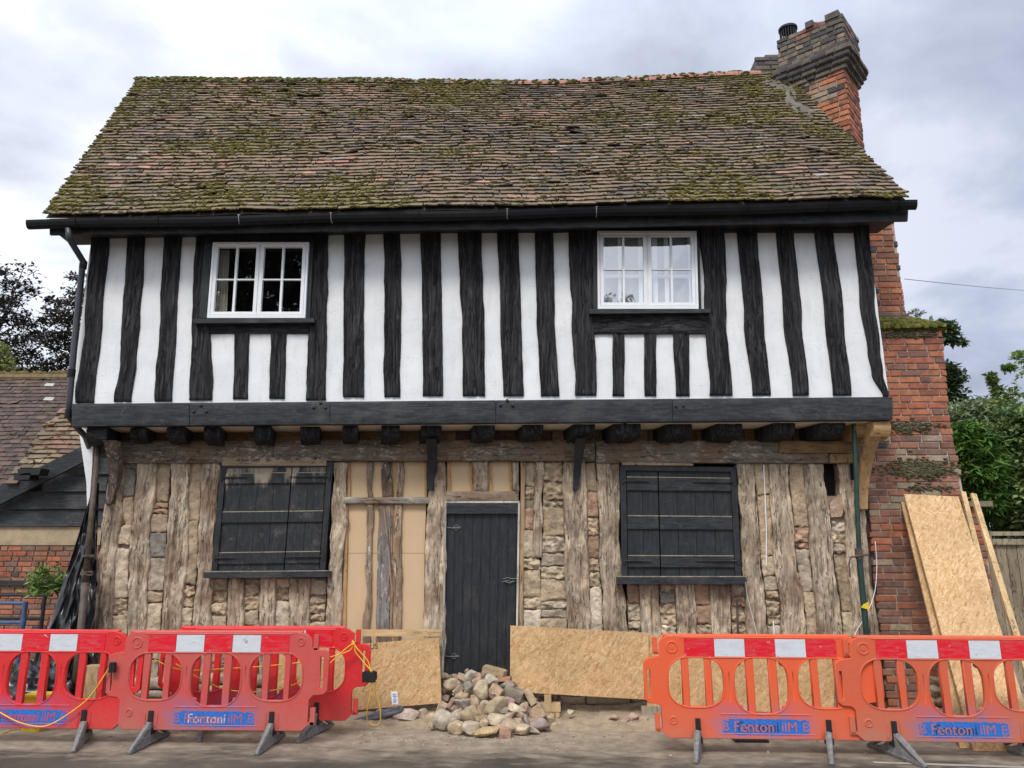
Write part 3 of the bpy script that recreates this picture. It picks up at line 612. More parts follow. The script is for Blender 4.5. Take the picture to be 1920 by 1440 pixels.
# bare battens and boards of the opened bay
stud('stud', [(866, 715, 736), (932, 715, 736)], YW + .02, M['old'], (.11, .075, .05), thick=.06)
stud('stud', low([(944, 709, 734), (1180, 705, 731)]), YW + .02, M['old'], (.23, .22, .21), thick=.06)
for p, c in (([(866, 687, 700), (932, 688, 699)], (.30, .23, .16)), ([(866, 742, 755), (932, 742, 755)], (.33, .24, .16)), (low([(944, 688, 698), (1060, 686, 697), (1180, 682, 694)]), (.36, .26, .17)), (low([(944, 738, 753), (1180, 735, 751)]), (.36, .25, .16))):
    stud('wormy_batten', p, YW + .015, M['old'], c, thick=.05, amp=.010, wob=3.0, edge=.012)
for p in ([(866, 652, 657), (932, 652, 657)], low([(945, 648, 653), (1180, 642, 648)]), [(866, 733, 738), (932, 733, 738)], low([(945, 730, 736), (1180, 728, 733)]), [(866, 796, 800), (932, 796, 800)], [(866, 840, 845), (921, 840, 845)], [(866, 880, 886), (921, 881, 886)], [(866, 955, 960), (921, 955, 960)], [(866, 918, 922), (921, 918, 922)]):
    stud('fixing_lath', p, YW + .035, M['fresh'], (.50, .30, .14), thick=.04, amp=.002, wob=.4, edge=.002)
stud('rail', [(932, 642, 803), (944, 642, 803)], YW - .01, M['oldh'], (.30, .27, .22), amp=.006, edge=.006)
stud('rail', [(921, 836, 972), (939, 835, 972)], YW - .006, M['oldh'], (.36, .28, .20), amp=.006, edge=.006)
mb = MB(); q = MB()
for P4 in ([(651, 864), (801, 864), (801, 935), (650, 935)], [(650, 940), (799, 940), (796, 1037), (645, 1037)], [(645, 1037.6), (796, 1037.6), (794, 1345), (636, 1345)], [(838, 864), (887, 864), (887, 924), (838, 924)], [(914, 864), (962, 864), (962, 924), (914, 924)]):
    quad_px(mb, P4, YW + .06, .03, (.62, .45, .27))
mb.build('insulation_board', M['insul'], H)
mb = MB(); c = [at(720, 955, YW + .0), at(727, 1010, YW - .01), at(732, 1080, YW - .01), at(735, 1110, YW), at(733, 1180, YW)]; mb.tube(c, .008, (.35, .25, .17), n=6); mb.build('loose_cable', M['fresh'], H)

STY = dict(t=(.45, .345, .225), g=(.42, .345, .25), b=(.49, .39, .265), r=(.40, .26, .17), k=(.27, .24, .20), p=(.52, .42, .30), w=(.60, .51, .38))
def infill(pts, seq, y0=866, y1=YB, ext=2):
    """daub and stones packed between two studs: seq is a list of (style, height px)"""
    mb = MB(); y = y0; k = 0
    mb.panel(lambda u, v: at(lerp(*[z for z in rowpts(pts, lerp(y0, y1, v))], u), lerp(y0, y1, v), YW + .072), Vector((0, .04, 0)), 7, 110, (.33, .26, .18), .022, (11, 11, 11), 0, .4)
    while y < y1:
        s, h = seq[k % len(seq)]; h *= rnd(.9, 1.3) * (2.1 if s in 'tbpw' else (1.2 if s.islower() else 1)); k += 1; ye = min(y + h, y1)
        if s != '-' and ye - y > 5:
            col = tint(STY[s.lower()], .85, 1.15); j = [rnd(0, 3.4) * random.random() for _ in range(4)]; dy = rnd(0, .034); o = rnd(0, 40); sl = rnd(-4, 4)
            def P(u, v, y=y, ye=ye, j=j, dy=dy, o=o, sl=sl):
                py = lerp(y + 1 + sl * (u - .5), ye - 1.2 - sl * (u - .5), v); a, b = rowpts(pts, py); e = 1.6 * noise.noise(Vector((py * .12, o, u * 2)))
                return at(lerp(a - ext + 2 + lerp(j[0], j[1], v) + e, b + ext - 2 - lerp(j[2], j[3], v) + e, u), py + 3.2 * noise.noise(Vector((u * 3, o, v * 3))), YW + .02 + dy)
            big = s in 'tpbw'
            mb.panel(P, Vector((0, .06, 0)), max(8, int((pts[0][2] - pts[0][1]) / 1.9)), max(5, int((ye - y) / 2.0)), col, .034 if s.isupper() else .013, (24, 24, 24) if s.isupper() else (13, 13, 13), .010 if s.isupper() else .007, .35 if s.isupper() else .22, .003)
        y = ye
    return mb.build('infill', M['daub'], H, smooth=True)
infill([(866, 233, 256), (955, 227, 250), (1060, 214, 241), (1186, 209, 238), (YB, 203, 234)], [('k', 11), ('k', 34), ('t', 20), ('b', 18), ('-', 6), ('p', 38), ('T', 26), ('b', 30), ('G', 16), ('b', 34), ('-', 3), ('t', 60)])
infill([(866, 293, 320), (1013, 279, 312), (1188, 270, 300), (YB, 262, 292)], [('t', 30), ('r', 10), ('r', 8), ('t', 14), ('k', 42), ('g', 54), ('t', 10), ('b', 48), ('g', 24), ('p', 60), ('p', 60)])
infill([(866, 354, 379), (1013, 350, 372), (1188, 336, 359), (YB, 327, 350)], [('t', 56), ('t', 46), ('T', 24), ('T', 16), ('b', 34), ('-', 9), ('w', 60), ('p', 80)])
infill([(1080, 396, 428), (1188, 393, 425), (YB, 388, 420)], [('B', 26), ('T', 22), ('B', 18), ('b', 40)], 1080)
infill([(1080, 458, 487), (1188, 455, 485), (YB, 450, 480)], [('g', 14), ('B', 22), ('T', 24), ('b', 14), ('p', 50)], 1080)
infill([(1080, 516, 543), (1188, 513, 541), (YB, 508, 537)], [('B', 18), ('T', 20), ('w', 62), ('g', 40)], 1080)
infill([(1084, 580, 612), (1188, 577, 609), (YB, 572, 604)], [('g', 28), ('-', 4), ('B', 14), ('T', 16), ('B', 12), ('-', 3), ('b', 40)], 1084)
infill([(866, 984, 1004), (1040, 978, 1000), (1052, 978, 1014), (1179, 981, 1014), (YB, 980, 1012)], [('b', 22), ('T', 24), ('-', 14), ('r', 30), ('b', 26), ('B', 26), ('t', 22), ('B', 20), ('w', 24)])
infill([(866, 1019, 1055), (1000, 1017, 1058), (1050, 1015, 1062), (1179, 1012, 1065), (YB, 1012, 1070)], [('T', 34), ('T', 30), ('B', 12), ('t', 22), ('G', 34), ('g', 22), ('B', 22), ('t', 18), ('G', 16), ('g', 14), ('t', 24), ('g', 20)])
infill([(864, 1097, 1119), (1000, 1101, 1123), (1179, 1107, 1131), (YB, 1112, 1138)], [('t', 26), ('r', 40), ('T', 30), ('r', 28), ('T', 22), ('T', 30), ('w', 60), ('W', 50)])
infill([(1094, 1175, 1198), (1180, 1178, 1203), (YB, 1184, 1208)], [('r', 28), ('G', 26), ('B', 14), ('T', 14)], 1094)
infill([(1094, 1236, 1265), (1180, 1238, 1270), (YB, 1244, 1276)], [('B', 14), ('k', 16), ('T', 20), ('B', 16), ('W', 30)], 1094)
infill([(1094, 1303, 1331), (1180, 1306, 1335), (YB, 1312, 1342)], [('r', 26), ('r', 30), ('B', 16), ('w', 50)], 1094)
infill([(1094, 1369, 1400), (1180, 1372, 1402), (YB, 1378, 1408)], [('G', 20), ('R', 18), ('-', 8), ('T', 20), ('-', 6), ('B', 24)], 1094)
infill([(868, 1414, 1443), (1000, 1424, 1449), (1177, 1439, 1465), (YB, 1452, 1480)], [('t', 32), ('t', 54), ('b', 14), ('g', 26), ('T', 16), ('-', 3), ('B', 30), ('T', 18), ('w', 46), ('-', 6), ('B', 14), ('G', 30)])
infill([(868, 1478, 1507), (1000, 1490, 1518), (1177, 1511, 1533), (YB, 1528, 1550)], [('t', 48), ('R', 24), ('R', 12), ('g', 54), ('t', 36), ('w', 34), ('b', 46), ('B', 26), ('T', 40)])
infill([(930, 1550, 1577), (1000, 1560, 1587), (1177, 1580, 1601), (YB, 1596, 1618)], [('-', 40), ('W', 20), ('B', 16), ('G', 16), ('t', 44), ('b', 28), ('B', 14), ('W', 30), ('T', 30)], 930)
mb = MB(); quad_px(mb, [(1556, 945), (1579, 922), (1581, 962), (1577, 969), (1558, 970)], YW + .01, .05, (.48, .34, .24)); mb.build('tile_scrap', M['daub'], H)
mb = MB(); mb.tube([at(1432, 872, YW), at(1437, 990, YW), at(1437, 1060, YW)], .006, (1, 1, 1), n=6); mb.tube([at(1450, 1165, YW - .01), at(1452, 1200, YW - .01)], .008, n=6); mb.build('white_conduit', M['white'], H)
mb = MB(); mb.tube([at(1382, 1125, YW - .02), at(1384, 1200, YW - .02)], .012, (.2, .13, .08), n=7); mb.build('tool_handle', M['rust'], H)

# ---- braces under the jetty
def bracket(xt, xb, yb, mat, name, col, Y1=8.16):
    mb = MB(); zb = at(xb[0], yb, YW).z; N_ = 12; vs = []
    for i in range(N_ + 1):
        t = i / N_; z = lerp(zb, ZJ0 + .004, t); f = lerp(YW - .02, Y1, t ** 2.1); b = YW - .012
        xa, xc = lerp(at(xb[0], yb, YW).x, at(xt[0], 822, Y1).x, t), lerp(at(xb[1], yb, YW).x, at(xt[1], 822, Y1).x, t)
        vs += [Vector((xa, f - .03, z)), Vector((xc, f - .03, z)), Vector((xc, max(f + .05, b if t < .35 else f + .07), z)), Vector((xa, max(f + .05, b if t < .35 else f + .07), z))]
    fs = [(i * 4 + q, i * 4 + (q + 1) % 4, (i + 1) * 4 + (q + 1) % 4, (i + 1) * 4 + q) for i in range(N_) for q in range(4)] + [(0, 3, 2, 1), (N_ * 4, N_ * 4 + 1, N_ * 4 + 2, N_ * 4 + 3)]
    mb.add(vs, fs, col); return mb.build(name, mat, H)
bracket((799, 818), (801, 812), 919, M['bpaintv'], 'jetty_bracket', BK); bracket((1079, 1099), (1074, 1084), 919, M['bpaintv'], 'jetty_bracket', BK)
bracket((196, 220), (201, 212), 945, M['old'], 'corner_bracket', (.12, .11, .10), 8.12); bracket((1628, 1650), (1606, 1624), 955, M['fresh'], 'oak_bracket', (.36, .23, .11), 8.12)
mb = MB(); quad_px(mb, [(146, 798), (160, 806), (174, 835), (173, 870), (166, 965), (164, 985), (162, 905), (150, 822)], 8.72, .03); mb.build('gable_render', M['plaster'], H)

# ---- shutters
def shutter(c4, sill, split, bat, dusty, pale_top):
    PV = M['stained'] if dusty else M['bpaintv']
    (TL, TR, BL, BR) = c4; Y = YW - .04
    def W(u, v): return (lerp(lerp(TL[0], TR[0], u), lerp(BL[0], BR[0], u), v), lerp(lerp(TL[1], TR[1], u), lerp(BL[1], BR[1], u), v))
    def rect(mb, u0, u1, v0, v1, y, th, c=(1, 1, 1)): quad_px(mb, [W(u0, v0), W(u1, v0), W(u1, v1), W(u0, v1)], y, th, c)
    mb = MB(); rect(mb, 0, 1, 0, .042, Y, .06); rect(mb, 0, .048, .042, 1, Y, .06); rect(mb, .952, 1, .042, 1, Y, .06); fr = mb.build('window_shutters', M['bpaintv'], H)
    for a, b, n in ((.052, split - .003, 2 if split < .5 else 4), (split + .003, .948, 4 if split < .5 else 2)):
        mb = MB(); us = [a + (b - a) * k / n for k in range(n + 1)]
        for k in range(n): rect(mb, us[k] + .0018, us[k + 1] - .0018, .046, .996, Y + .030 + rnd(-.001, .001), .02)
        lf = mb.build('shutter_leaf', PV, fr)
        for (v0, v1) in bat:
            q = MB(); rect(q, a + .002, b - .002, v0, v1, Y + .008 + rnd(-.002, .002), .022); q.build('batten', PV if dusty else M['bpaint'], fr)
            q = MB(); rect(q, a + .002, b - .002, v0 - .008, v0 - .001, Y + .009, .02, (.36, .31, .20)); q.build('dusty_ledge', M['daub'], fr)
    for v in (bat[0][0] + .035, bat[-1][0] + .045):
        for u0, u1 in ((.02, .25), (.98, .62)):
            q = MB(); A, B = at(*W(u0, v), Y - .006), at(*W(u1, v), Y - .006)
            q.tube([A, A.lerp(B, .6), B], [.010, .008, .004], n=6); q.tube([A + Vector((0, 0, .03)), A - Vector((0, 0, .03))], .012, n=8); q.build('hinge', M['bpaint'], fr)
    q = MB(); quad_px(q, sill, YW - .13, .15); q.build('sill', M['bpaint'], fr)
    q = MB(); s = [(x, y) for x, y in (sill[0], sill[1])]; quad_px(q, [(s[0][0], s[0][1] - 1.8), (s[1][0], s[1][1] - 1.8), (s[1][0], s[1][1] - .2), (s[0][0], s[0][1] - .2)], YW - .12, .02, (.33, .29, .20)); q.build('dusty_ledge', M['daub'], fr)
    return fr
shutter(((414, 868), (624, 866), (396, 1072), (609, 1069)), [(382, 1073), (616, 1071), (616, 1082), (381, 1084)], .64, ((.10, .19), (.455, .55), (.83, .93)), True, True)
shutter(((1163, 873), (1380, 876), (1166, 1081), (1390, 1081)), [(1157, 1082), (1399, 1082), (1401, 1096), (1157, 1095)], .325, ((.105, .22), (.455, .57), (.815, .915)), False, False)
mb = MB(); quad_px(mb, [(417, 858), (612, 858), (612, 873), (416, 873)], YW - .045, .02, (.36, .27, .17)); mb.build('head_board', M['freshh'], H); mb = MB(); quad_px(mb, [(1166, 866), (1300, 869), (1300, 873), (1166, 872)], YW - .045, .02, (.34, .26, .17)); mb.build('head_board', M['freshh'], H)

# ---- door
DT, DB = (838, 971), (832, 963)
mb = MB(); n = 8
for k in range(n):
    a, b = k / n, (k + 1) / n; e = .012
    quad_px(mb, [(lerp(*DT, a + e), 962), (lerp(*DT, b - e), 962), (lerp(*DB, b - e), 1300), (lerp(*DB, a + e), 1300)], YW + .030 + rnd(0, .002), .03)
quad_px(mb, [(DT[0], 962), (DT[1], 962), (DB[1], 1300), (DB[0], 1300)], YW + .040, .02)
door = mb.build('door', M['bpaintv'], H)
mb = MB(); quad_px(mb, [(837, 943), (972, 943), (972, 963), (837, 963)], YW - .01, .06); mb.build('door_lintel', M['bpaint'], H)
mb = MB(); CF = (.52, .48, .42)
quad_px(mb, [(835, 940), (974, 939), (974, 943), (835, 943)], YW - .014, .05, CF); quad_px(mb, [(833.5, 943), (837, 943), (831, 1310), (827, 1310)], YW - .012, .05, (.40, .36, .30)); quad_px(mb, [(971.5, 943), (975, 943), (971, 1200), (967, 1200)], YW - .012, .05, CF)
mb.build('door_frame', M['fresh'], H)
stud('jamb_stud', low([(864, 976, 985), (1180, 973, 981)]), YW + .01, M['fresh'], (.40, .28, .16), thick=.06, amp=.003, wob=.6)
WM = m_flat('worn_iron', (.16, .165, .17), .5, .5, .4)
for y in (989, 1230):
    q = MB(); x0 = lerp(838, 833, (y - 962) / 313); s = lambda dx, dy: at(x0 + dx, y + dy, YW + .018)
    q.tube([s(0, 0), s(10, 1), s(24, 0)], .004, n=5)
    for sg in (1, -1): q.tube([s(12, 0), s(17, 5 * sg), s(22, 4.5 * sg), s(19, 2 * sg), s(27, 1 * sg)], .003, n=5)
    q.build('hinge', WM, door)
q = MB(); s = lambda dx, dy: at(955 + dx, 1086 + dy, YW + .012)
q.tube([s(-12, 0), s(-4, -3), s(6, -1), s(14, -2)], .004, n=5); q.tube([s(-8, 4), s(0, 7), s(10, 3)], .006, n=6); q.tube([s(-14, 5), s(-2, 2), s(6, 6)], .003, n=5); q.build('latch', WM, door)

# ---- footing
mb = MB(); x = at(190, 1330, 8.45).x
while x < at(1560, 1330, 8.45).x:
    z = 0.0
    wd = rnd(.22, .5)
    while z < .30:
        h = rnd(.09, .17); c = random.choice([(.36, .30, .22), (.30, .26, .21), (.33, .24, .20), (.40, .34, .25)])
        mb.panel(lambda u, v: Vector((x + u * (wd - .015), 8.44 + .02 * math.sin(x * 9), z + (1 - v) * (h - .012))), Vector((0, .25, 0)), 9, 6, c, .03, (6, 6, 6), .02, .3, .02); z += h
    x += wd
mb.build('stone_footing', M['stone'], H, smooth=True)

# ---------------------------------------------------------------- brickwork
BR_T = [(.40, .148, .078), (.35, .122, .07), (.45, .18, .092), (.29, .11, .07), (.40, .165, .088), (.21, .105, .08)]
BR_M = [(.29, .13, .082), (.24, .118, .08), (.32, .155, .10), (.20, .12, .09), (.34, .26, .18), (.27, .14, .095)]
def bricks(mb, O, U, wf, z0, z1, pal, out, cw=.225, ch=.0755, jit=.004, miss=0.0, dark=.06, ph=0):
    """courses of single bricks on the plane O + u*U + z; wf(z)->(u0,u1)"""
    z = z0; r = ph
    while z < z1 - .03:
        u0, u1 = wf(z + ch / 2); u = u0 - (cw / 2 if r % 2 else 0)
        while u < u1 - .02:
            L = cw if random.random() < .62 else cw * .55; a, b = max(u, u0) + .007, min(u + L, u1) - .006
            if b - a > .03 and random.random() > miss:
                c = random.choice(pal(u, z)); m_ = rnd(.85, 1.15); c = tuple(k * m_ for k in c)
                if random.random() < dark: c = (.075, .07, .075)
                d = rnd(-jit, jit); p = lambda uu, zz, dd: O + U * uu + Vector((0, 0, zz)) + out * (dd)
                j = [rnd(-.0045, .0045) for _ in range(6)]; zb, zt = z + .008, z + ch - .007
                f = [p(a + j[0], zb + j[1], d), p(b + j[2], zb + j[3], d), p(b + j[4], zt + j[5], d), p(a + j[2], zt + j[0], d)]; e = .005
                ff = [p(a + e, zb + e, d + .004), p(b - e, zb + e, d + .004), p(b - e, zt - e, d + .004), p(a + e, zt - e, d + .004)]
                bk = [q - out * .05 for q in f]
                mb.add(f + ff + bk, [(4, 5, 6, 7), (0, 1, 5, 4), (1, 2, 6, 5), (2, 3, 7, 6), (3, 0, 4, 7), (8, 9, 1, 0), (9, 10, 2, 1), (10, 11, 3, 2), (11, 8, 0, 3)], c)
            u += L
        z += ch; r += 1
# ---- chimney: battered base, square shaft, diagonal stack above the roof
YC = 8.64; OUTF = Vector((0, -1, 0)); UX = Vector((1, 0, 0))
def prow(x, y, Y): p = at(x, y, Y); return (p.z, p.x)
RE = sorted([prow(1767, 612, YC), prow(1774, 700, YC), prow(1782, 790, YC), prow(1808, 917, YC), prow(1852, 1200, YC), (0, at(1852, 1200, YC).x + .12)])
LE = sorted([prow(1640, 612, YC), prow(1650, 800, YC), prow(1622, 840, YC), prow(1628, 960, YC), prow(1650, 1200, YC), (0, at(1652, 1200, YC).x)])
def pw(T, z):
    for a, b in zip(T, T[1:]):
        if z <= b[0]: return lerp(a[1], b[1], (z - a[0]) / (b[0] - a[0] + 1e-9))
    return T[-1][1]
ZB = at(1700, 612, YC).z
def palb(u, z):
    t = z / ZB
    if t > .69: return BR_T
    k = noise.noise(Vector((u * 3, 0, z * 3)))
    return BR_M if t > .45 or k > 0 else BR_M[:4] + BR_T[:2]
mb = MB(); bricks(mb, Vector((0, YC, 0)), UX, lambda z: (pw(LE, z) + rnd(-.02, .02), pw(RE, z) + rnd(-.012, .012)), 0, ZB, palb, OUTF, dark=.012)
chim = mb.build('chimney', M['brick'], H)
core = MB(); NZ = 14
for k in range(NZ):
    za, zb = ZB * k / NZ, ZB * (k + 1) / NZ
    a = [Vector((pw(LE, z) + .03, YC + .012, z)) for z in (za, zb)]; b = [Vector((pw(RE, z) - .012, YC + .012, z)) for z in (za, zb)]; dd = DH * 1.1
    core.hexa([a[0], b[0], b[0] + dd, a[0] + dd, a[1], b[1], b[1] + dd, a[1] + dd], (.47, .40, .32))
ZS = 5.95; YS = 8.86
sx0, sx1 = at(1590, 500, YS).x, at(1688, 500, YS).x
core.hexa([Vector((sx0, YS + .012, ZB)), Vector((sx1 - .01, YS + .012, ZB)), Vector((sx1 - .2, YS + .9, ZB)), Vector((sx0, YS + .9, ZB)), Vector((sx0, YS + .012, ZS)), Vector((sx1 - .01, YS + .012, ZS)), Vector((sx1 - .2, YS + .9, ZS)), Vector((sx0, YS + .9, ZS))], (.42, .35, .27))
mb = MB(); bricks(mb, Vector((0, YS, 0)), UX, lambda z: (sx0, sx1 + rnd(-.008, .008)), ZB + .02, ZS, lambda u, z: BR_T[:2] + BR_M[:3] + [(.42, .17, .09)], OUTF, dark=.14)
mb.build('chimney_shaft', M['brick'], chim)
mb = MB()
for k, (o, h) in enumerate(((.05, .04), (.025, .04), (.0, .03))):
    mb.panel(lambda u, v: Vector((lerp(sx0, sx1 + o + .01, u), YS - o, ZB + .13 + k * .045 + (1 - v) * .042)), Vector((0, .3, 0)), 16, 2, (.17, .13, .10), .008, (9, 9, 9), .006, .2)
mb.build('chimney_moulding', M['brick'], chim, smooth=False)
mb = MB()                                       # mossy sloping shoulder
def PSh(u, v):
    zt = lerp(ZB + .14, ZB - .03, v); yy = lerp(YS, YC - .05, v); xr = lerp(sx1 + .06, pw(RE, ZB) + .03, v ** .8); xl = pw(LE, ZB) - .1
    return Vector((lerp(xl, xr, u), yy, zt + .02 * noise.noise(Vector((u * 14, v * 5, 0)))))
mb.panel(PSh, Vector((0, .1, -.05)), 40, 10, (.115, .115, .03), .022, (14, 14, 14), .01, .35)
for _ in range(420):
    p = PSh(rnd(.05, 1), rnd(0, 1.0)); moss_blob(mb, p + Vector((0, -.01, .01)), Vector((0, -.6, .8)), UX, Vector((0, .8, .6)), rnd(.02, .06), rnd(.02, .04), rnd(.01, .035), random.choice([(.14, .145, .025), (.09, .09, .03), (.17, .16, .04)]))
mb.build('mossy_shoulder', M['moss'], chim, smooth=True)
mb = MB()                                       # moss stains clinging to the base face
for cx_, cz_, rx_, rz_, n_ in ((at(1725, 880, YC).x, at(1725, 880, YC).z, .36, .10, 700), (at(1700, 800, YC).x, at(1700, 800, YC).z, .30, .06, 260), (at(1740, 915, YC).x, at(1740, 915, YC).z, .25, .03, 90), (at(1700, 625, YC).x, at(1700, 628, YC).z, .4, .04, 160)):
    for _ in range(n_):
        q = Vector((cx_ + random.gauss(0, .45) * rx_, YC - .012, cz_ + random.gauss(0, .5) * rz_)); moss_blob(mb, q, OUTF, UX, Vector((0, 0, 1)), rnd(.01, .035), rnd(.005, .014), rnd(.004, .014), random.choice([(.13, .115, .06), (.10, .095, .05), (.16, .14, .09)]))
mb.build('wall_moss', M['moss'], chim, kind='stuff')
# diagonal stack
c0 = at(1590, 190, 9.02); A1, A2 = R(52), R(38)
UL, UR = Vector((-math.sin(A1), math.cos(A1), 0)), Vector((math.sin(A2), math.cos(A2), 0)); OL, OR = Vector((-math.cos(A1), -math.sin(A1), 0)), Vector((math.cos(A2), -math.sin(A2), 0))
c0 = Vector((c0.x, c0.y, 0)); zt1 = at(1587, 129, 9.02).z; zlo = 5.4
def solve(U, tx, py):
    z = at(1590, py, 9.02).z; return min((abs(proj(c0 + Vector((0, 0, z)) + U * (k * .01))[0] - tx), k) for k in range(20, 200))[1] * .01
wl, wr = solve(UL, 1478, 190), solve(UR, 1616, 190); print('stack', wl, wr, c0, zt1)
mb = MB(); pal_u = lambda u, z: ([(.36, .28, .20), (.30, .24, .18), (.38, .24, .16)] if z > zt1 - .42 and u > .12 else BR_T[:5] + [(.5, .2, .1)])
bricks(mb, c0, UL, lambda z: (0, wl), zlo, zt1, pal_u, OL, dark=.16); bricks(mb, c0, UR, lambda z: (0, wr), zlo, zt1, lambda u, z: BR_T, OR, dark=.10, ph=1)
us = mb.build('upper_stack', M['brick'], chim)
def cube4(m_, o, z0, z1, col):   # square plan grown by o on the visible sides
    a = c0 - UL * o - UR * o; b = c0 + UR * (wr + o) - UL * o; c = c0 + UR * (wr + o) + UL * (wl + o); d = c0 + UL * (wl + o) - UR * o
    m_.hexa([q + Vector((0, 0, z0)) for q in (a, b, c, d)] + [q + Vector((0, 0, z1)) for q in (a, b, c, d)], col)
cube4(core, -.012, zlo, zt1, (.42, .35, .27)); core.build('mortar_core', M['mortar'], chim)
def ring(o, z0, h, pal, name=None, cw=.2):
    m_ = MB(); a = c0 - UL * o - UR * o
    bricks(m_, a, UL, lambda z: (0, wl + 2 * o), z0, z0 + h, lambda u, z: pal, OL, cw=cw, ch=.072, dark=.15, jit=.008); bricks(m_, a, UR, lambda z: (0, wr + 2 * o), z0, z0 + h, lambda u, z: pal, OR, cw=cw, ch=.072, dark=.15, jit=.008, ph=1)
    cube4(m_, o - .012, z0, z0 + h, (.15, .13, .11)); return m_
GK = [(.10, .088, .075), (.14, .12, .10), (.085, .075, .065), (.17, .14, .11)]
cap = MB(); z = zt1
for o in (.03, .065, .10, .125, .09):
    m_ = ring(o, z, .075, GK); cap.v, base = cap.v, len(cap.v); cap.f += [tuple(i + base for i in f) for f in m_.f]; cap.v += m_.v; cap.c += m_.c; z += .072
ztop = at(1585, 29, 9.0).z
m_ = ring(.055, z, ztop - z, [(.13, .115, .095), (.18, .15, .115), (.10, .09, .08), (.24, .19, .14), (.28, .13, .10)]); base = len(cap.v); cap.f += [tuple(i + base for i in f) for f in m_.f]; cap.v += m_.v; cap.c += m_.c
for _ in range(10):
    q = c0 + UL * rnd(0, wl) + UR * rnd(0, wr) + Vector((0, 0, ztop + .02)); cap.box(q, (rnd(.15, .24), rnd(.1, .2), rnd(.05, .09)), (.12, .105, .09), Matrix.Rotation(A1 + rnd(-.2, .2), 3, 'Z'))
cap.build('chimney_cap', M['brick'], chim)
for (px, py, r, h) in ((1479, 62, .13, .16), (1538, 52, .12, .10)):
    d = 9.6; b = at(px, py + 14, d); m_ = MB(); N_ = 20; Z = Vector((0, 0, 1))
    m_.tube([b - Z * .2, b], r * .8, n=20); m_.tube([b + Z * h, b + Z * (h + .03), b + Z * (h + .045)], [r, r, r * .7], n=20)
    for k in range(N_):
        th = 2 * math.pi * k / N_; q = b + Vector((math.cos(th) * r * .85, math.sin(th) * r * .85, 0)); m_.tube([q, q + Z * h], .008, n=4)
    m_.build('chimney_pot', M['rubber2'], chim)
mb = MB(); p = at(1450, 150, 10.2); bricks(mb, Vector((p.x - .28, 10.1, 0)), UX, lambda z: (0, .42), p.z - .5, p.z + .32, lambda u, z: GK, OUTF, jit=.01); mb.box((p.x - .07, 10.35, p.z - .09), (.40, .46, .78), (.13, .115, .10)); mb.box((p.x + .02, 10.3, p.z + .34), (.26, .3, .1), (.15, .14, .12)); mb.build('rear_stack', M['brick'], chim)
mb = MB()                                       # cement fillet where stack meets the roof
for (ax, ay), (bx, by), w_ in (((1428, 148), (1482, 165), 9), ((1482, 160), (1484, 200), 11), ((1484, 196), (1528, 212), 10)):
    pts = []
    def PF(u, v):
        x, y = lerp(ax, bx, u), lerp(ay, by, u); s_ = 0; d = Vector((bx - ax, by - ay)).normalized(); x += -d.y * (v - .5) * 2 * w_; y += d.x * (v - .5) * 2 * w_
        e = (x, y); r0 = ray(x, y); n_ = (roofp(.9, .5) - roofp(.7, .5)).cross(roofp(.8, .7) - roofp(.8, .3)); n_ = n_.normalized(); k = (roofp(.93, .85) - EYE).dot(n_) / r0.dot(n_)
        return EYE + r0 * (k * .993)
    mb.panel(PF, Vector((0, .1, -.05)), 14, 6, (.14, .125, .10), .03, (12, 12, 12), .02, .3, .01)
mb.build('cement_fillet', M['concrete'], chim, smooth=True)

# ================================================================ THE BARN ON THE LEFT
B = empty('barn', 'low weatherboarded barn with brown tiled roof and brick base, left of the house', 'barn', (at(20, 1200, 11.2).x, 11.2, 0))
YN = 11.2
def tile_n(s, t, p):
    r = random.random(); c = (.105, .074, .062) if r > .5 else ((.082, .062, .053) if r > .2 else (.13, .086, .068))
    if random.random() < .015: c = (.42, .40, .36)
    m = rnd(.85, 1.15); return tuple(x * m for x in c)
def tile_o(s, t, p):
    c = random.choice([(.22, .135, .09), (.17, .11, .075), (.27, .19, .12), (.15, .12, .08), (.20, .16, .10)]); m = rnd(.8, 1.2); return tuple(x * m for x in c)
def plane_roof(p0, p1, up, L): return lambda s, t: p0.lerp(p1, s) + up * (L * t) + Vector((0, 0, .012 * nz(p0.lerp(p1, s) + up * t, 1.5)))
UP = Vector((-.12, math.cos(R(48)), math.sin(R(48)))).normalized()
e1 = at(225, 955, YN - .1); e0 = Vector((e1.x - 5.4, e1.y, e1.z))
kk = min((abs(proj(e0 + UP * (k * .02))[1] - 709), k) for k in range(20, 400))[1] * .02
S1 = plane_roof(e0, e1, UP, kk)
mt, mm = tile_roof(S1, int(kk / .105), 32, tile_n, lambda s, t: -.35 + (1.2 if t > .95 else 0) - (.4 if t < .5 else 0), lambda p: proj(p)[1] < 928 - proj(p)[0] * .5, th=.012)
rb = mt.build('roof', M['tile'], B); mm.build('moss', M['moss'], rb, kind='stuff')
mb = MB(); a, b = S1(0, 1), S1(1, 1); mb.tube([a.lerp(b, k / 8) + Vector((0, 0, .01 * math.sin(k))) for k in range(9)], .085, (.22, .16, .09), n=10)
for k in range(600): q = a.lerp(b, rnd(0, 1)) + Vector((0, -.05, rnd(.0, .09))); moss_blob(mb, q, Vector((0, -.5, .86)), UX, Vector((0, .86, .5)), .04, .03, .02, random.choice([(.15, .13, .035), (.20, .14, .06), (.12, .11, .04)]))
mb.build('ridge_tiles', M['tile'], rb)
f0, f1 = e0 + Vector((0, -.45, .02)), e1 + Vector((0, -.45, .02)); S2 = plane_roof(f0, f1, UP, kk)
def keep2(p):
    x, y = proj(p); return y < 924 - x * .50 and x > 30 + (888 - y) * .72 and y > 772 and x < 172
mt, mm = tile_roof(S2, int(kk / .11), 30, tile_o, lambda s, t: .05 + (.5 if s > .6 and t > .5 else 0), keep2, th=.022)
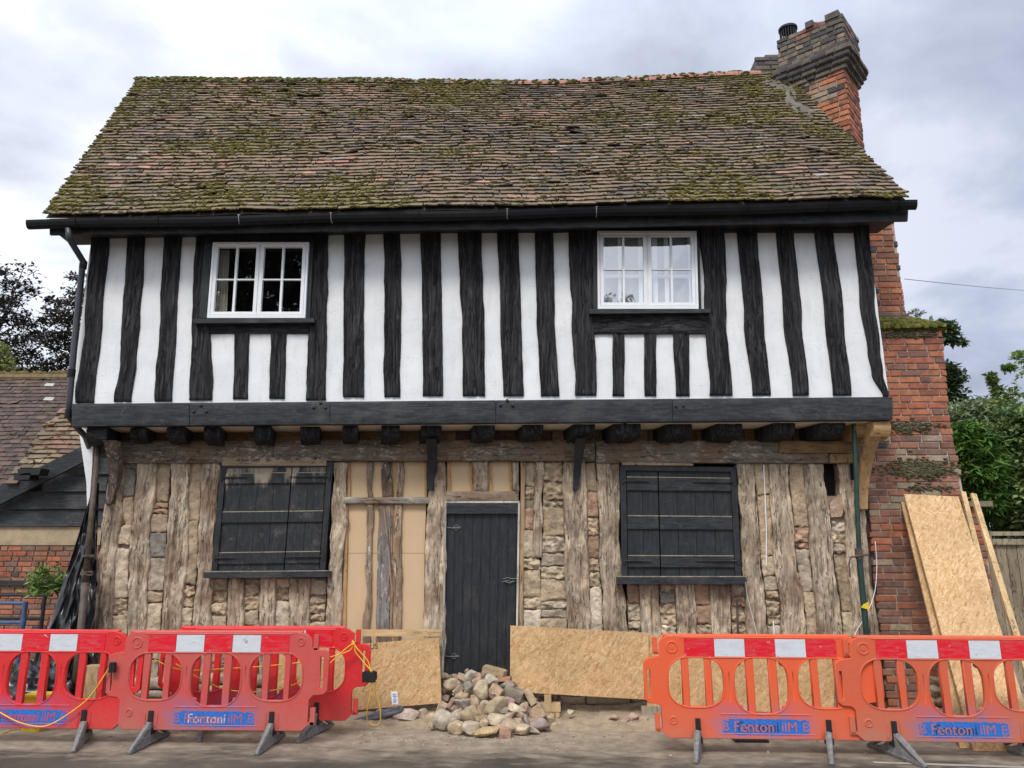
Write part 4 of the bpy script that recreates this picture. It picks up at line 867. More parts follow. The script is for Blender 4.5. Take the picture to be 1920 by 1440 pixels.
r2 = mt.build('verge_roof', M['tile'], B); mm.build('moss', M['moss'], r2, kind='stuff')
mb = MB()
for (x, y, w_) in ((55, 884, 22), (42, 893, 16)): mb.face_slab(list(reversed([at(x - w_, y - 5, 10.7), at(x + w_, y - 6, 10.7), at(x + w_ - 4, y + 6, 10.7), at(x - w_, y + 7, 10.7)])), Vector((0, .2, 0)), (.05, .045, .04))
mb.build('roof_flashing', M['rubber2'], B)
mb = MB(); P4 = [at(x, y, YN + .05) for x, y in ((-80, 1010), (235, 1010), (235, 830), (-80, 985))]; mb.face_slab(P4, Vector((0, .1, 0)), (.02, .02, .02)); mb.build('gable_lining', M['dark'], B)
mb = MB(); quad_px(mb, [(-80, 950), (172, 828), (172, 858), (-80, 986)], YN - .22, .05); mb.build('bargeboard', M['bpaint'], B)
mb = MB(); ys = [988, 955, 922, 890, 860, 830]
for k in range(5):
    yb, yt = ys[k], ys[k + 1]; xs_ = max(-70, (945 - yt) / .46 - 40)
    P4 = [at(xs_, yb, YN - .06), at(232, yb - 2, YN - .06), at(232, yt - 2, YN - .01), at(xs_, yt, YN - .01)]
    mb.face_slab(P4, Vector((0, .03, 0)), (1, 1, 1))
mb.build('weatherboards', M['bpaint'], B)
mb = MB(); z0_, z1_ = 0, at(50, 1022, YN).z; xa = at(-90, 1100, YN).x; xb = at(235, 1100, YN).x
bricks(mb, Vector((xa, YN, 0)), UX, lambda z: (0, xb - xa), 0, z1_, lambda u, z: BR_M[:4] + BR_T[:2] + [(.36, .16, .09)], OUTF, dark=.06, cw=.21)
bw = mb.build('brick_wall', M['brick'], B); mb = MB(); mb.box(((xa + xb) / 2, YN + .13, z1_ / 2), (xb - xa, .22, z1_), (.36, .30, .23)); mb.build('mortar', M['mortar'], bw)
mb = MB(); za = at(50, 988, YN).z; mb.panel(lambda u, v: Vector((lerp(xa, xb, u), YN - .02, lerp(za, z1_, v))), Vector((0, .2, 0)), 30, 6, (.44, .34, .22), .01, (3, 3, 3)); mb.build('rendered_band', M['concrete'], B)
mb = MB(); zc = at(50, 1093, YN).z; mb.box(((xa + xb) / 2, YN - .03, zc), (xb - xa, .05, .07)); mb.build('black_rail', M['bpaint'], B)
mb = MB(); zr = kk * UP.z; back = UP * kk; q = e0 + back; q1 = e1 + back; mb.face_slab([Vector((q1.x, q1.y + 2.2, e0.z)), Vector((q.x, q.y + 2.2, e0.z)), Vector((q.x, q.y, q.z - .03)), Vector((q1.x, q1.y, q1.z - .03))], Vector((0, .05, 0)), (.1, .08, .07)); mb.build('rear_slope', M['tile'], B)
mb = MB(); mb.face_slab([Vector((xb, YN, 0)), Vector((xb - .5, YN + 4, 0)), Vector((xb - .5, YN + 4, 3)), Vector((xb, YN, 3))], Vector((-.1, 0, 0)), (.3, .15, .1)); mb.build('side_wall', M['brick'], B)

# ================================================================ PROPS AND SHEETING AGAINST THE HOUSE
P = empty('steel_prop', 'dark green adjustable steel prop with yellow tape, under the right end of the jetty', 'steel prop', on_z(1628, 1345, 0))
yp = 8.22; top, mid, bot = at(1601, 792, yp), at(1611, 1045, yp - .03), at(1624, 1180, yp - .05); bot = bot + (bot - mid) * ((bot.z - 0) / (mid.z - bot.z))
mb = MB(); mb.tube([top, mid], .024, n=14)
for k in range(16):
    q = top.lerp(mid, (k + .5) / 16); mb.tube([q + Vector((.012, -.0225, .006)), q + Vector((.012, -.0235, -.006))], .006, (0, 0, 0), n=6)
mb.build('inner_tube', M['steel'], P, smooth=False)
mb = MB(); mb.tube([mid + Vector((0, 0, -.02)), bot], .031, n=14); mb.build('outer_tube', M['steel'], P, smooth=False)
mb = MB(); mb.tube([mid + Vector((0, 0, .09)), mid - Vector((0, 0, .02))], .038, n=14); mb.tube([mid + Vector((-.11, -.03, .0)), mid + Vector((.09, -.035, .03))], .010); mb.tube([mid + Vector((-.10, -.03, .005)), mid + Vector((-.125, -.04, -.06)), mid + Vector((-.13, -.04, -.20))], .009); mb.build('collar_handle', M['rust'], P)
mb = MB(); c = bot.lerp(mid, .62); mb.box(top + Vector((0, 0, .004)), (.15, .15, .008)); mb.box(bot + Vector((0, 0, .004)), (.15, .15, .008)); mb.build('end_plate', M['steel'], P)
c = at(1623, 1137, yp - .09); mb = MB(); mb.face_slab([c + Vector(v) for v in ((-.045, 0, -.01), (.035, 0, -.035), (.035, 0, .045), (-.02, 0, .02))], Vector((0, .005, 0)), (1, 1, 1)); mb.build('tape_flag', M['yellow'], P)
P = empty('shoring_post', 'rusty brown steel post with pipe clamps, under the left end of the jetty', 'post', on_z(140, 1330, 0))
a, m_, = at(184, 838, 8.3), at(157, 1120, 8.15); b_ = m_ + (m_ - a) * (m_.z / (a.z - m_.z)); mb = MB(); mb.tube([a, m_], .030, n=12); mb.tube([m_ + Vector((0, 0, .15)), b_], .038, n=12); mb.build('tube', M['rust'], P, smooth=True)
for y, x in ((1042, 164), (1073, 161), (1076, 160), (1102, 159)):
    c = at(x, y, 8.17); mb = MB(); mb.tube([c + Vector((0, 0, .012)), c - Vector((0, 0, .012))], .050, n=14); mb.box(c + Vector((.06, -.02, 0)), (.06, .03, .03)); mb.build('clamp', M['rust'], P)
mb = MB(); NU, NV = 48, 70; vs = []
for j in range(NV + 1):
    v = j / NV; y = lerp(905, 1330, v); xl = lerp(176, 40, v ** 1.05); xr = lerp(186, 172, v)
    for i in range(NU + 1):
        u = i / NU; yy = 8.62 - .55 * v + .06 * math.sin(u * 9 + v * 2) * (.3 + v) + .04 * noise.noise(Vector((u * 6, v * 8, 1))); yy += .05 * abs(math.sin(u * 14 + v * 3 + 2 * noise.noise(Vector((v * 5, 0, 0))))) + .035 * noise.noise(Vector((u * 12, v * 22, 5))); q = at(lerp(xl, xr, u), y, yy); q.z = max(q.z, .01); vs.append(q)
mb.add(vs, [(j * (NU + 1) + i, (j + 1) * (NU + 1) + i, (j + 1) * (NU + 1) + i + 1, j * (NU + 1) + i + 1) for j in range(NV) for i in range(NU)], (1, 1, 1))
tag(mb.build('plastic_sheet', M['sheet'], smooth=True), 'black plastic sheeting draped from the left corner of the house down to the ground', 'plastic sheet')

# ================================================================ BOARDS, BATTENS AND BLOCKS
def board(pts, Y, th=.018, label='', cat='board', name='strand_board', mat='osb', Y2=None, group=None):
    Y2 = Y if Y2 is None else Y2; n = len(pts); P_ = [at(x, y, Y if k < 2 else Y2) for k, (x, y) in enumerate(pts)]; mb = MB()
    mb.face_slab(list(reversed(P_)), Vector((0, th, 0)), (.62, .43, .22)); return tag(mb.build(name, M[mat]), label, cat, group)
bl = board([(500, 1222), (823, 1196), (828, 1318), (500, 1346)], 8.16, .018, 'strand board with a small white label, propped between the red barriers and the door')
mb = MB(); quad_px(mb, [(733, 1297), (745, 1297), (747, 1321), (735, 1321)], 8.157, .003); st = mb.build('paper_label', M['white'], bl)
mb = MB()
for k, (a, b) in enumerate(((736, 742), (736, 744), (738, 742), (737, 744), (737, 743))): quad_px(mb, [(a, 1301 + k * 3.6), (b, 1301 + k * 3.6), (b + .2, 1302.4 + k * 3.6), (a + .2, 1302.4 + k * 3.6)], 8.155, .001)
mb.build('label_print', M['ink'], st)
me = text_mesh('HULUS', .075, .0015); me.materials.append(M['rust']); t = bpy.data.objects.new('stencil_lettering', me); COL.objects.link(t); t.matrix_world = Matrix.Translation(at(688, 1213, 8.158)) @ Matrix.Rotation(R(4), 4, 'Y').inverted() @ Matrix.Rotation(R(90), 4, 'X'); t.parent = bl
board([(957, 1173), (1216, 1187), (1216, 1312), (956, 1297)], 8.14, .018, 'wide strand board leaning over the footing, just right of the door and the stone heap')
board([(1213, 1190), (1566, 1207), (1563, 1340), (1213, 1326)], 8.17, .018, 'strand board behind the orange barrier nearer the door, continuing the row to the right')
tag(board([(384, 1181), (829, 1181), (829, 1193), (384, 1193)], 8.30, .04, 'x', mat='freshh'), 'long pale planed batten fixed level across the open bay, left of the door', 'batten').name = 'timber_batten'
# leaning sheets on the right
def lean(tl, tr, bl_, br, Yt, zt, th, name, label, cat, mat):
    A, Bq = at(*tl, Yt), at(*tr, Yt); C_, D = on_z(*br, zt), on_z(*bl_, zt); y = (C_.y + D.y) / 2; C_, D = at(*br, y), at(*bl_, y); C_.z = D.z = zt
    mb = MB(); n = (Bq - A).cross(D - A).normalized(); n = n if n.y > 0 else -n
    mb.face_slab([A, D, C_, Bq], n * th, (.62, .43, .22)); return tag(mb.build(name, M[mat]), label, cat)
lean((1695, 926), (1797, 931), (1826, 1409), (1950, 1409), 8.46, .004, .018, 'strand_board', 'tall strand board leaning against the brick chimney base, the front one of the two', 'board', 'osb')
lean((1690, 941), (1760, 944), (1801, 1403), (1900, 1403), 8.52, .004, .018, 'strand_board', 'tall strand board mostly hidden behind the one that leans on the chimney base', 'board', 'osb')
lean((1802, 920), (1811, 922), (1915, 1395), (1929, 1395), 8.55, .0, .03, 'timber_batten', 'thin pale batten leaning on the chimney, next to the tall strand boards', 'batten', 'fresh')
lean((1821, 924), (1831, 926), (1962, 1395), (1976, 1395), 8.58, .0, .03, 'timber_batten', 'thin pale batten leaning on the chimney, the one nearest the garden fence', 'batten', 'fresh')
def block(px, py, Y, sz, col, label, rot=0, cat='timber block', name='timber_block', mat='fresh', z=None):
    p = at(px, py, Y); z_ = p.z if z is None else z; mb = MB(); mb.box((p.x, Y, z_), sz, col, Matrix.Rotation(R(rot), 3, 'Z')); return tag(mb.build(name, M[mat]), label, cat)
OK_ = (.50, .35, .19)
block(1031, 1345, 8.15, (.16, .12, .05), OK_, 'sawn timber offcut at the very bottom of the block stack right of the stone heap', z=.025)
block(1031, 1335, 8.15, (.19, .12, .05), OK_, 'sawn timber offcut second from the bottom in the block stack beside the stones', z=.077)
block(1032, 1320, 8.15, (.20, .13, .075), OK_, 'thick pale offcut third up in the block stack beside the stones', z=.142)
block(1027, 1308, 8.15, (.07, .10, .075), OK_, 'small upright block on top of the timber stack under the strand board', z=.219)
block(1226, 1330, 8.2, (.26, .1, .10), (.33, .28, .20), 'grey timber block under the strand board, left of the orange barriers', z=.10)
block(178, 1250, 8.0, (.17, .16, .32), (.46, .32, .17), 'bored wooden block standing behind the left red barriers', z=.37)
block(178, 1295, 8.0, (.34, .3, .04), (.36, .29, .21), 'plank on the ground that carries the bored wooden block', z=.19, name='plank', cat='plank')
block(178, 1305, 8.0, (.30, .25, .17), (.22, .17, .12), 'dark timber bearer on the ground beneath the plank and bored block', z=.086, name='timber_bearer', cat='timber bearer')
mb = MB(); a, b = at(672, 1352, 8.0), at(752, 1330, 8.05)
for k in range(9): o = Vector((rnd(-.02, .02), rnd(-.02, .03), rnd(-.02, .025))); mb.tube([a + o * .6 + Vector((-.1, 0, -.02)), a.lerp(b, .5) + o, b + o * 1.2], [.008, .022, .016], n=7)
tag(mb.build('folded_sheeting', m_flat('grey_sheeting', (.13, .13, .14), .6, .3, .4, bump=.5), smooth=True), 'rolled grey sheeting tucked under the strand board left of the door', 'sheeting')

# ================================================================ ROAD BARRIERS
def se(cx, cz, a, b, u, n=3.1):
    t = min(1, abs((u - cx) / a)); return b * (1 - t ** n) ** (1 / n)
def panel_mesh(mat, left_pins, right_pins):
    q = lambda X, Y: ((X - 655) / 985 * 1.70, .13 + (640 - Y) / 510 * .826)
    out = [(700, 134), (1560, 130), (1610, 142), (1640, 168), (1640, 226), (1712, 226), (1734, 244), (1734, 432), (1716, 452), (1662, 458), (1640, 480), (1640, 612), (1612, 640), (684, 640), (655, 612), (655, 492), (636, 474), (594, 470), (574, 452), (574, 268), (594, 250), (655, 240), (655, 172), (668, 146)]
    cu = bpy.data.curves.new('outline', 'CURVE'); cu.dimensions = '2D'; cu.fill_mode = 'BOTH'; cu.extrude = .013; cu.bevel_depth = .006; cu.bevel_resolution = 2
    def poly(pts):
        sp = cu.splines.new('POLY'); sp.points.add(len(pts) - 1); sp.use_cyclic_u = True
        for p, (x, y) in zip(sp.points, pts): p.co = (x, y, 0, 1)
    poly([q(*p) for p in out]); rims = []
    for (x0, x1, y0, y1, bars) in ((690, 965, 240, 490, ((762, 791), (876, 904))), (1015, 1280, 240, 520, ((1078, 1110), (1190, 1224))), (1325, 1602, 238, 490, ((1395, 1424), (1510, 1535)))):
        cx, cz, a, b = (x0 + x1) / 2, (y0 + y1) / 2, (x1 - x0) / 2, (y1 - y0) / 2; ed = [x0] + [e for bb in bars for e in bb] + [x1]
        for k in range(0, 6, 2):
            u0, u1 = ed[k], ed[k + 1]; N_ = 14; us = [u0 + (u1 - u0) * (1 - math.cos(math.pi * i / N_)) / 2 for i in range(N_ + 1)]
            pts = [(u, cz - se(cx, cz, a, b, u)) for u in us] + [(u, cz + se(cx, cz, a, b, u)) for u in reversed(us)]
            pts = [p for i, p in enumerate(pts) if i == 0 or (abs(p[0] - pts[i - 1][0]) + abs(p[1] - pts[i - 1][1])) > .5]
            poly([q(*p) for p in pts])
        rims.append([q(cx + a * 1.03 * math.copysign(abs(math.cos(t)) ** .75, math.cos(t)), cz + b * 1.02 * math.copysign(abs(math.sin(t)) ** .75, math.sin(t))) for t in [2 * math.pi * i / 44 for i in range(45)]])
    for (x0, x1, y0, y1) in ((586, 604, 300, 448), (1690, 1712, 256, 428), (987, 994, 312, 462), (1299, 1306, 308, 452)): poly([q(x0, y0), q(x1, y0), q(x1, y1), q(x0, y1)])
    me = from_curve(cu); me.transform(Matrix.Rotation(R(90), 4, 'X')); bm = bmesh.new(); bm.from_mesh(me)
    mb = MB()
    for r_ in rims: mb.tube([(x, -.019, z) for x, z in r_], .0065, n=6, cap=False)
    for X, Y, r_ in ((715, 190, .045), (1588, 180, .032), (708, 556, .028)):
        x, z = q(X, Y); c = Vector((x, -.019, z)); mb.tube([c + Vector((math.cos(t) * r_, 0, math.sin(t) * r_)) for t in [2 * math.pi * i / 20 for i in range(21)]], .007, n=6, cap=False); mb.tube([c + Vector((0, -.001, 0)), c + Vector((0, -.004, 0))], r_ * .45, n=10)
    for X, Y in ((1040, 268), (1255, 268), (1040, 492), (1255, 492)):
        x, z = q(X, Y); c = Vector((x, 0, z)); mb.tube([c + Vector((math.cos(t) * .017, 0, math.sin(t) * .017)) for t in [2 * math.pi * i / 12 for i in range(13)]], .010, n=6, cap=False)
    (x0, z0), (x1, z1) = q(930, 522), q(1385, 530); mb.tube([(x0 + .02, -.020, z0), (x1 - .02, -.020, z0)], .005, n=5); mb.tube([(x0, -.019, z0 - .155), (x1, -.019, z0 - .155)], .004, n=5)
    (x0, z0), (x1, z1) = q(760, 142), q(1540, 238); mb.tube([(x0, -.020, z0 + .004), (x1, -.020, z0 + .004)], .005, n=5); mb.tube([(x0, -.020, z1 - .005), (x1, -.020, z1 - .005)], .006, n=5)
    mb.tube([(-.02 + .05, 0, q(0, 132)[1] + .002), (1.62, 0, q(0, 132)[1] + .004)], .014, n=8)
    for side, on in ((0, left_pins), (1, right_pins)):
        if not on: continue
        for Y0, Y1 in ((142, 228), (525, 612)):
            X0 = 1653 if side else 620; x, z = q(X0, Y0); x2, zz_ = q(X0 + 24, Y1); mb.box(((x + x2) / 2, 0, (z + zz_) / 2), (x2 - x, .035, z - zz_)); mb.box(((x + x2) / 2 + (-.02 if side else .02), 0, zz_ + .012), (.07, .035, .022))
    for X in (826, 1456):
        for dx in (-32, 32): x, z = q(X + dx, 560); mb.box((x, -.019, z - .05), (.012, .010, .12))
    t = bpy.data.meshes.new('t'); t.from_pydata(mb.v, [], mb.f); bm.from_mesh(t); bpy.data.meshes.remove(t)
    bm.to_mesh(me); bm.free(); me.materials.clear(); me.materials.append(mat); return me, q
def barrier(px_l, Y, rot, mat, label, inkc, feet_rot=(0, 0), pins=(0, 1), tint=0, py=1200, textcol=None, xshift=0.0):
    x = at(px_l, py, Y).x + xshift
    root = empty('road_barrier', label, 'barrier', (0, 0, 0), 'plastic road barriers in front of the house'); root.matrix_world = Matrix.Identity(4)
    def link(me, name, parent=root):
        o = bpy.data.objects.new(name, me); COL.objects.link(o); o.parent = parent; return o
    me, q = panel_mesh(mat, *pins); link(me, 'panel')
    def pbox(name, boxes, mm, parent=root, th=.004, y=-.0215):
        mb = MB()
        for (X0, X1, Y0, Y1) in boxes:
            (a, z1), (b, z0) = q(X0, Y0), q(X1, Y1); mb.box(((a + b) / 2, y, (z0 + z1) / 2), (b - a, th, z1 - z0))
        o = mb.build(name, mm); o.parent = parent; return o
    for k in range(5): pbox('reflective_strip', [(775 + 150 * k + 1, 775 + 150 * (k + 1) - 1, 146, 236)], M['rred'] if k % 2 == 0 else M['rwhite'])
    mb = MB()                                     # stencilled name board: blue spray with the letters left open
    (a, z1), (b, z0) = q(945, 545), q(1365, 625); N_ = 90; NZ_ = 22
    ink = MB()
    for i in range(N_):
        for j in range(NZ_):
            u0, v0 = i / N_, j / NZ_; e = min(u0, 1 - u0, .5) * 6; f = min(v0, 1 - v0) * 7
            if noise.noise(Vector((u0 * 26 + tint * 9, v0 * 8, tint))) * 1.1 + min(e, 1.2) + min(f, 1.2) < 1.05: continue
            x0, x1_, w0, w1 = lerp(a, b, u0), lerp(a, b, (i + 1) / N_), lerp(z0, z1, v0), lerp(z0, z1, (j + 1) / NZ_); ink.add([(x0, -.0200, w0), (x1_, -.0200, w0), (x1_, -.0200, w1), (x0, -.0200, w1)], [(0, 1, 2, 3)], (1, 1, 1))
    o = ink.build('stencil_patch', M['ink']); o.parent = root
    for txt, dx, sz, mm, yy in (('Fenton', -.10, .122, textcol, -.0222), ('ilM', .195, .112, textcol, -.0222), ('B', -.335, .10, textcol, -.0212), ('E', .325, .10, textcol, -.0212), ('Fontoni', -.065, .112, inkc, -.0212)):
        tm = text_mesh(txt, sz, .0006); tm.transform(Matrix.Translation(((a + b) / 2 + dx, yy, (z0 + z1) / 2)) @ Matrix.Rotation(R(90), 4, 'X')); tm.materials.clear(); tm.materials.append(mm); link(tm, 'lettering')
    for k, X in enumerate((826, 1456)):
        x_, _z = q(X, 600); r_ = R(feet_rot[k]); pr = [(-.36, 0), (-.355, .022), (-.22, .045), (-.12, .085), (-.055, .165), (-.04, .19), (.04, .19), (.055, .165), (.12, .085), (.22, .045), (.355, .022), (.36, 0), (.22, 0), (.12, .012), (-.12, .012), (-.22, 0)]
        mb = MB(); c_, s_ = math.cos(r_), math.sin(r_)
        def tr(xx, yy, zz): return Vector((x_ + xx * c_ - yy * s_, xx * s_ + yy * c_, zz))
        def slab(hw, sc, lift=0.0):
            n = len(pr); A = [tr(-hw * (1.0 if z < .1 else .8), y * sc, z * sc + lift) for y, z in pr]; B_ = [tr(hw * (1.0 if z < .1 else .8), y * sc, z * sc + lift) for y, z in pr]
            mb.add(A, [tuple(range(n))], (1, 1, 1)); mb.add(B_, [tuple(reversed(range(n)))], (1, 1, 1))
            for i in range(n): j = (i + 1) % n; mb.add([A[i], B_[i], B_[j], A[j]], [(0, 1, 2, 3)], (1, 1, 1))
        slab(.020, .86, .012); 
        for yy in [(-.355, .011, -.045, .175), (.355, .011, .045, .175), (-.35, .010, -.1, .022), (.35, .01, .1, .022), (-.1, .022, .1, .022), (-.045, .05, -.045, .19), (.045, .05, .045, .19)]:
            p0, p1 = tr(0, yy[0], yy[1]), tr(0, yy[2], yy[3]); mb.tube([p0, p1], [.016 if abs(yy[0]) > .3 else .022, .030], n=6)
        ft = mb.build('foot', M['rubber']); ft.parent = root
        mb = MB(); mb.box((x_, -.026, .20), (.042, .016, .17)); mb.box((x_, -.032, .205), (.046, .012, .012)); mb.box((x_, 0, .115), (.06, .07, .05)); cl = mb.build('clip', M['rubber2']); cl.parent = ft
    root.matrix_world = Matrix.Translation((x, Y, 0)) @ Matrix.Rotation(R(rot), 4, 'Z'); return root
INKW, INKD = m_flat('old_white_lettering', (.62, .45, .46), .6, .3, .3, s=60), m_flat('old_black_lettering', (.035, .03, .04), .6, .3, .3, s=60)
def bx(px_r, Y): return at(px_r, 1200, Y).x
X2 = bx(239, 7.10)
barrier(0, 7.12, -.4, M['red'], 'bright red plastic barrier cut off by the left edge, with a yellow cord across it', M['red'], (5, 20), (0, 1), 1, textcol=M['red'], xshift=X2 - bx(0, 7.12) - 1.70)
barrier(0, 7.10, 0, M['pink'], 'dusty faded red plastic barrier, second from the left and in front of another', INKW, (0, 0), (0, 1), 2, textcol=M['pink'], xshift=X2 - bx(0, 7.10))
barrier(0, 7.50, 1.0, M['red'], 'bright red plastic barrier half hidden behind the faded one, black box on its end', M['red'], (22, -12), (0, 1), 3, textcol=M['red'], xshift=bx(662, 7.5) - 1.70 - bx(0, 7.5))
barrier(1236, 6.98, -1.0, M['orange'], 'bright orange plastic barrier, the one nearer the door', INKD, (-14, -17), (1, 1), 4, textcol=M['orange'])
barrier(1592, 6.93, -.5, M['orange2'], 'dusty orange plastic barrier at the far right, overlapping the other orange one', INKD, (14, 12), (1, 0), 5, textcol=M['orange2'])

# ---- cords, cables and boxes on the barriers
def cord(pts, r, mat, name, label, cat):
    P_ = [at(*p) for p in pts]; out = []
    for i in range(len(P_) - 1):
        a, b, c, d = P_[max(i - 1, 0)], P_[i], P_[i + 1], P_[min(i + 2, len(P_) - 1)]
        for k in range(6):
            t = k / 6; out.append(.5 * ((2 * b) + (c - a) * t + (2 * a - 5 * b + 4 * c - d) * t * t + (3 * b - a - 3 * c + d) * t ** 3))
    mb = MB(); mb.tube(out + [P_[-1]], r, n=6); return tag(mb.build(name, M[mat], smooth=True), label, cat)
cord([(-30, 1322, 7.05), (0, 1336, 7.05), (30, 1352, 7.05), (62, 1361, 7.05), (90, 1360, 7.05), (125, 1341, 7.05), (165, 1310, 7.05), (190, 1275, 7.05), (208, 1247, 7.05)], .0055, 'cord', 'extension_cord', 'yellow cord sagging across the leftmost red barrier', 'cord')
cord([(290, 1237, 7.35), (340, 1256, 7.35), (420, 1254, 7.4), (520, 1247, 7.4), (600, 1236, 7.4), (655, 1220, 7.42), (661, 1202, 7.43), (668, 1214, 7.42), (690, 1240, 7.42), (695, 1262, 7.42)], .0055, 'cord', 'extension_cord', 'upper yellow cord strung behind the faded red barrier to the black box', 'cord')
cord([(330, 1245, 7.36), (380, 1275, 7.36), (430, 1294, 7.38), (500, 1296, 7.38), (560, 1280, 7.4), (610, 1250, 7.41), (660, 1208, 7.41), (668, 1225, 7.42), (700, 1262, 7.42)], .0055, 'cord', 'extension_cord', 'lower yellow cord sagging behind the faded red barrier', 'cord')
cord([(698, 1270, 7.42), (694, 1300, 7.44), (688, 1335, 7.5), (690, 1352, 7.6), (702, 1360, 7.6), (713, 1352, 7.55), (712, 1325, 7.5), (705, 1295, 7.46), (706, 1275, 7.42)], .0055, 'cord', 'extension_cord', 'loop of yellow cord hanging below the black box', 'cord')
cord([(-20, 1385, 7.0), (0, 1378, 7.1), (18, 1371, 7.25), (38, 1366, 7.4)], .0055, 'cord', 'extension_cord', 'short length of yellow cord lying on the ground at the left edge', 'cord')
def bbox(px, py, Y, sz, label, rot=0):
    p = at(px, py, Y); mb = MB(); mb.box(p, sz, (1, 1, 1), Matrix.Rotation(R(rot), 3, 'Z')); mb.box(p + Vector((0, 0, sz[2] / 2 + .003)), (sz[0] * .8, sz[1] * .7, .008)); mb.box(p + Vector((0, -sz[1] / 2 - .002, 0)), (.004, .004, sz[2] * .9)); tag(mb.build('black_box', M['rubber2']), label, 'box')
bbox(693, 1269, 7.44, (.12, .07, .09), 'small black box hung on the end of the bright red barrier left of the door', -12)
bbox(211, 1252, 7.04, (.05, .04, .08), 'small black fitting clipped between the two leftmost barriers')
bbox(1646, 1308, 7.2, (.09, .06, .08), 'black box behind the dusty orange barrier at the far right')
mb = MB(); a = at(1640, 1250, 7.2); mb.box(a + Vector((0, .03, -.13)), (.03, .02, .42)); 
tag(mb.build('black_strap', M['rubber2']), 'narrow black strap beside the black box behind the dusty orange barrier', 'strap')
cord([(1641, 1015, 8.4), (1644, 1060, 8.4), (1640, 1110, 8.35), (1625, 1150, 8.3), (1605, 1185, 8.25), (1595, 1215, 8.1)], .0035, 'white', 'white_cable', 'thin white cable trailing down beside the green steel prop', 'cable')
cord([(1398, 1092, 8.35), (1402, 1120, 8.4), (1412, 1160, 8.42), (1422, 1200, 8.40)], .0025, 'white', 'white_cable', 'thin white string hanging from the sill of the right-hand shutter', 'cable')
mb = MB(); a, b = at(1696, 523, 9.0), at(2010, 549, 16); mb.tube([a.lerp(b, k / 20) - Vector((0, 0, .03 * math.sin(math.pi * k / 20))) for k in range(21)], .005, n=5); tag(mb.build('overhead_cable', M['galv']), 'thin overhead cable running from the chimney shaft to the right', 'cable')

# ================================================================ RUBBISH BEHIND THE LEFT BARRIER
def blob(c, r, mat, n=3, amp=.3, fr=3.0, name='', label='', cat='', seed=0, flat=1.0):
    bm = bmesh.new(); bmesh.ops.create_icosphere(bm, subdivisions=n, radius=1)
    vs = []
    for v in bm.verts:
        p = v.co.copy(); k = 1 + amp * noise.noise(p * fr + Vector((seed, 0, 0))) + amp * .5 * abs(noise.noise(p * fr * 2.3 + Vector((0, seed, 0)))); q = Vector((p.x * r[0] * k, p.y * r[1] * k, max(p.z * k, -flat) * r[2])); vs.append(q + Vector(c))
    fs = [tuple(v.index for v in f.verts) for f in bm.faces]; bm.free(); mb = MB(); mb.add(vs, fs, (1, 1, 1)); return tag(mb.build(name, M[mat], smooth=True), label, cat)
for k, (px, py, r, lb) in enumerate(((70, 1262, .30, 'tall crumpled black rubbish bag behind the yellow box'), (12, 1290, .24, 'shiny black rubbish bag at the left edge behind the red barrier'), (112, 1290, .20, 'crumpled black rubbish bag right of the yellow box'), (60, 1325, .20, 'low black rubbish bag on the ground behind the yellow box'))):
    p = at(px, py, 8.0 + .1 * (k % 2)); z = p.z; blob((p.x, p.y, z * .5), (r, r * .8, z * .62), 'sheet', 4, .5, 2.6, 'rubbish_bag', lb, 'rubbish bag', k * 3.7, .8)
mb = MB(); p = at(72, 1310, 7.6); z0 = 0
a = [Vector((p.x + x * .085, p.y + y * .07, 0)) for x, y in ((-1, -1), (1, -1), (1, 1), (-1, 1))]; b = [Vector((p.x + .02 + x * .125, p.y + y * .09, .31)) for x, y in ((-1, -1), (1, -1), (1, 1), (-1, 1))]; mb.hexa(a + b, (1, 1, 1)); c = [q + Vector(((q.x - p.x) * .1, (q.y - p.y) * .1, 0)) for q in b]; mb.hexa(c + [q + Vector((0, 0, .02)) for q in c], (1, 1, 1)); mb.box((p.x + .02, p.y, .345), (.06, .03, .04))
for dx in (-.05, .05): mb.box((p.x + dx + .015, p.y - .085, .16), (.012, .01, .25), (1, 1, 1), Matrix.Rotation(R(6 if dx > 0 else -4), 3, 'Y'))
tag(mb.build('yellow_container', M['yellow']), 'yellow plastic container standing among the black rubbish bags', 'container')
blob(at(44, 1288, 7.55), (.035, .03, .035), 'white', 2, .5, 3, 'crumpled_wrapper', 'crumpled white wrapper beside the yellow plastic container', 'wrapper', 5)
# blue gate and plant by the barn
gt = empty('metal_gate', 'low blue-grey tubular gate in front of the barn wall', 'gate', (at(48, 1190, 10).x, 10, 0)); mb = MB()
x0, x1 = at(-80, 1130, 10).x, at(48, 1130, 10).x; zt = at(20, 1131, 10).z
for z in (zt, zt - .24, zt - .5): mb.tube([(x0, 10, z), (x1, 10, z)], .022, n=8)
mb.build('rail', M['blue'], gt); mb = MB(); mb.tube([(x1, 10, 0), (x1, 10, zt + .02)], .032, n=10); mb.build('post', M['blue'], gt)
mb = MB(); zz2 = at(40, 1116, 10.4).z; xe = at(98, 1116, 10.4).x; mb.tube([(x0, 10.4, zz2), (xe, 10.4, zz2)], .02, n=8); mb.tube([(x0, 10.4, zz2 - .3), (xe - .1, 10.4, zz2 - .3)], .02, n=8); mb.tube([(xe - .1, 10.4, 0), (xe - .1, 10.4, zz2)], .025, n=8)
tag(mb.build('handrail', M['rubber2']), 'dark metal handrail between the blue gate and the barn wall', 'handrail')

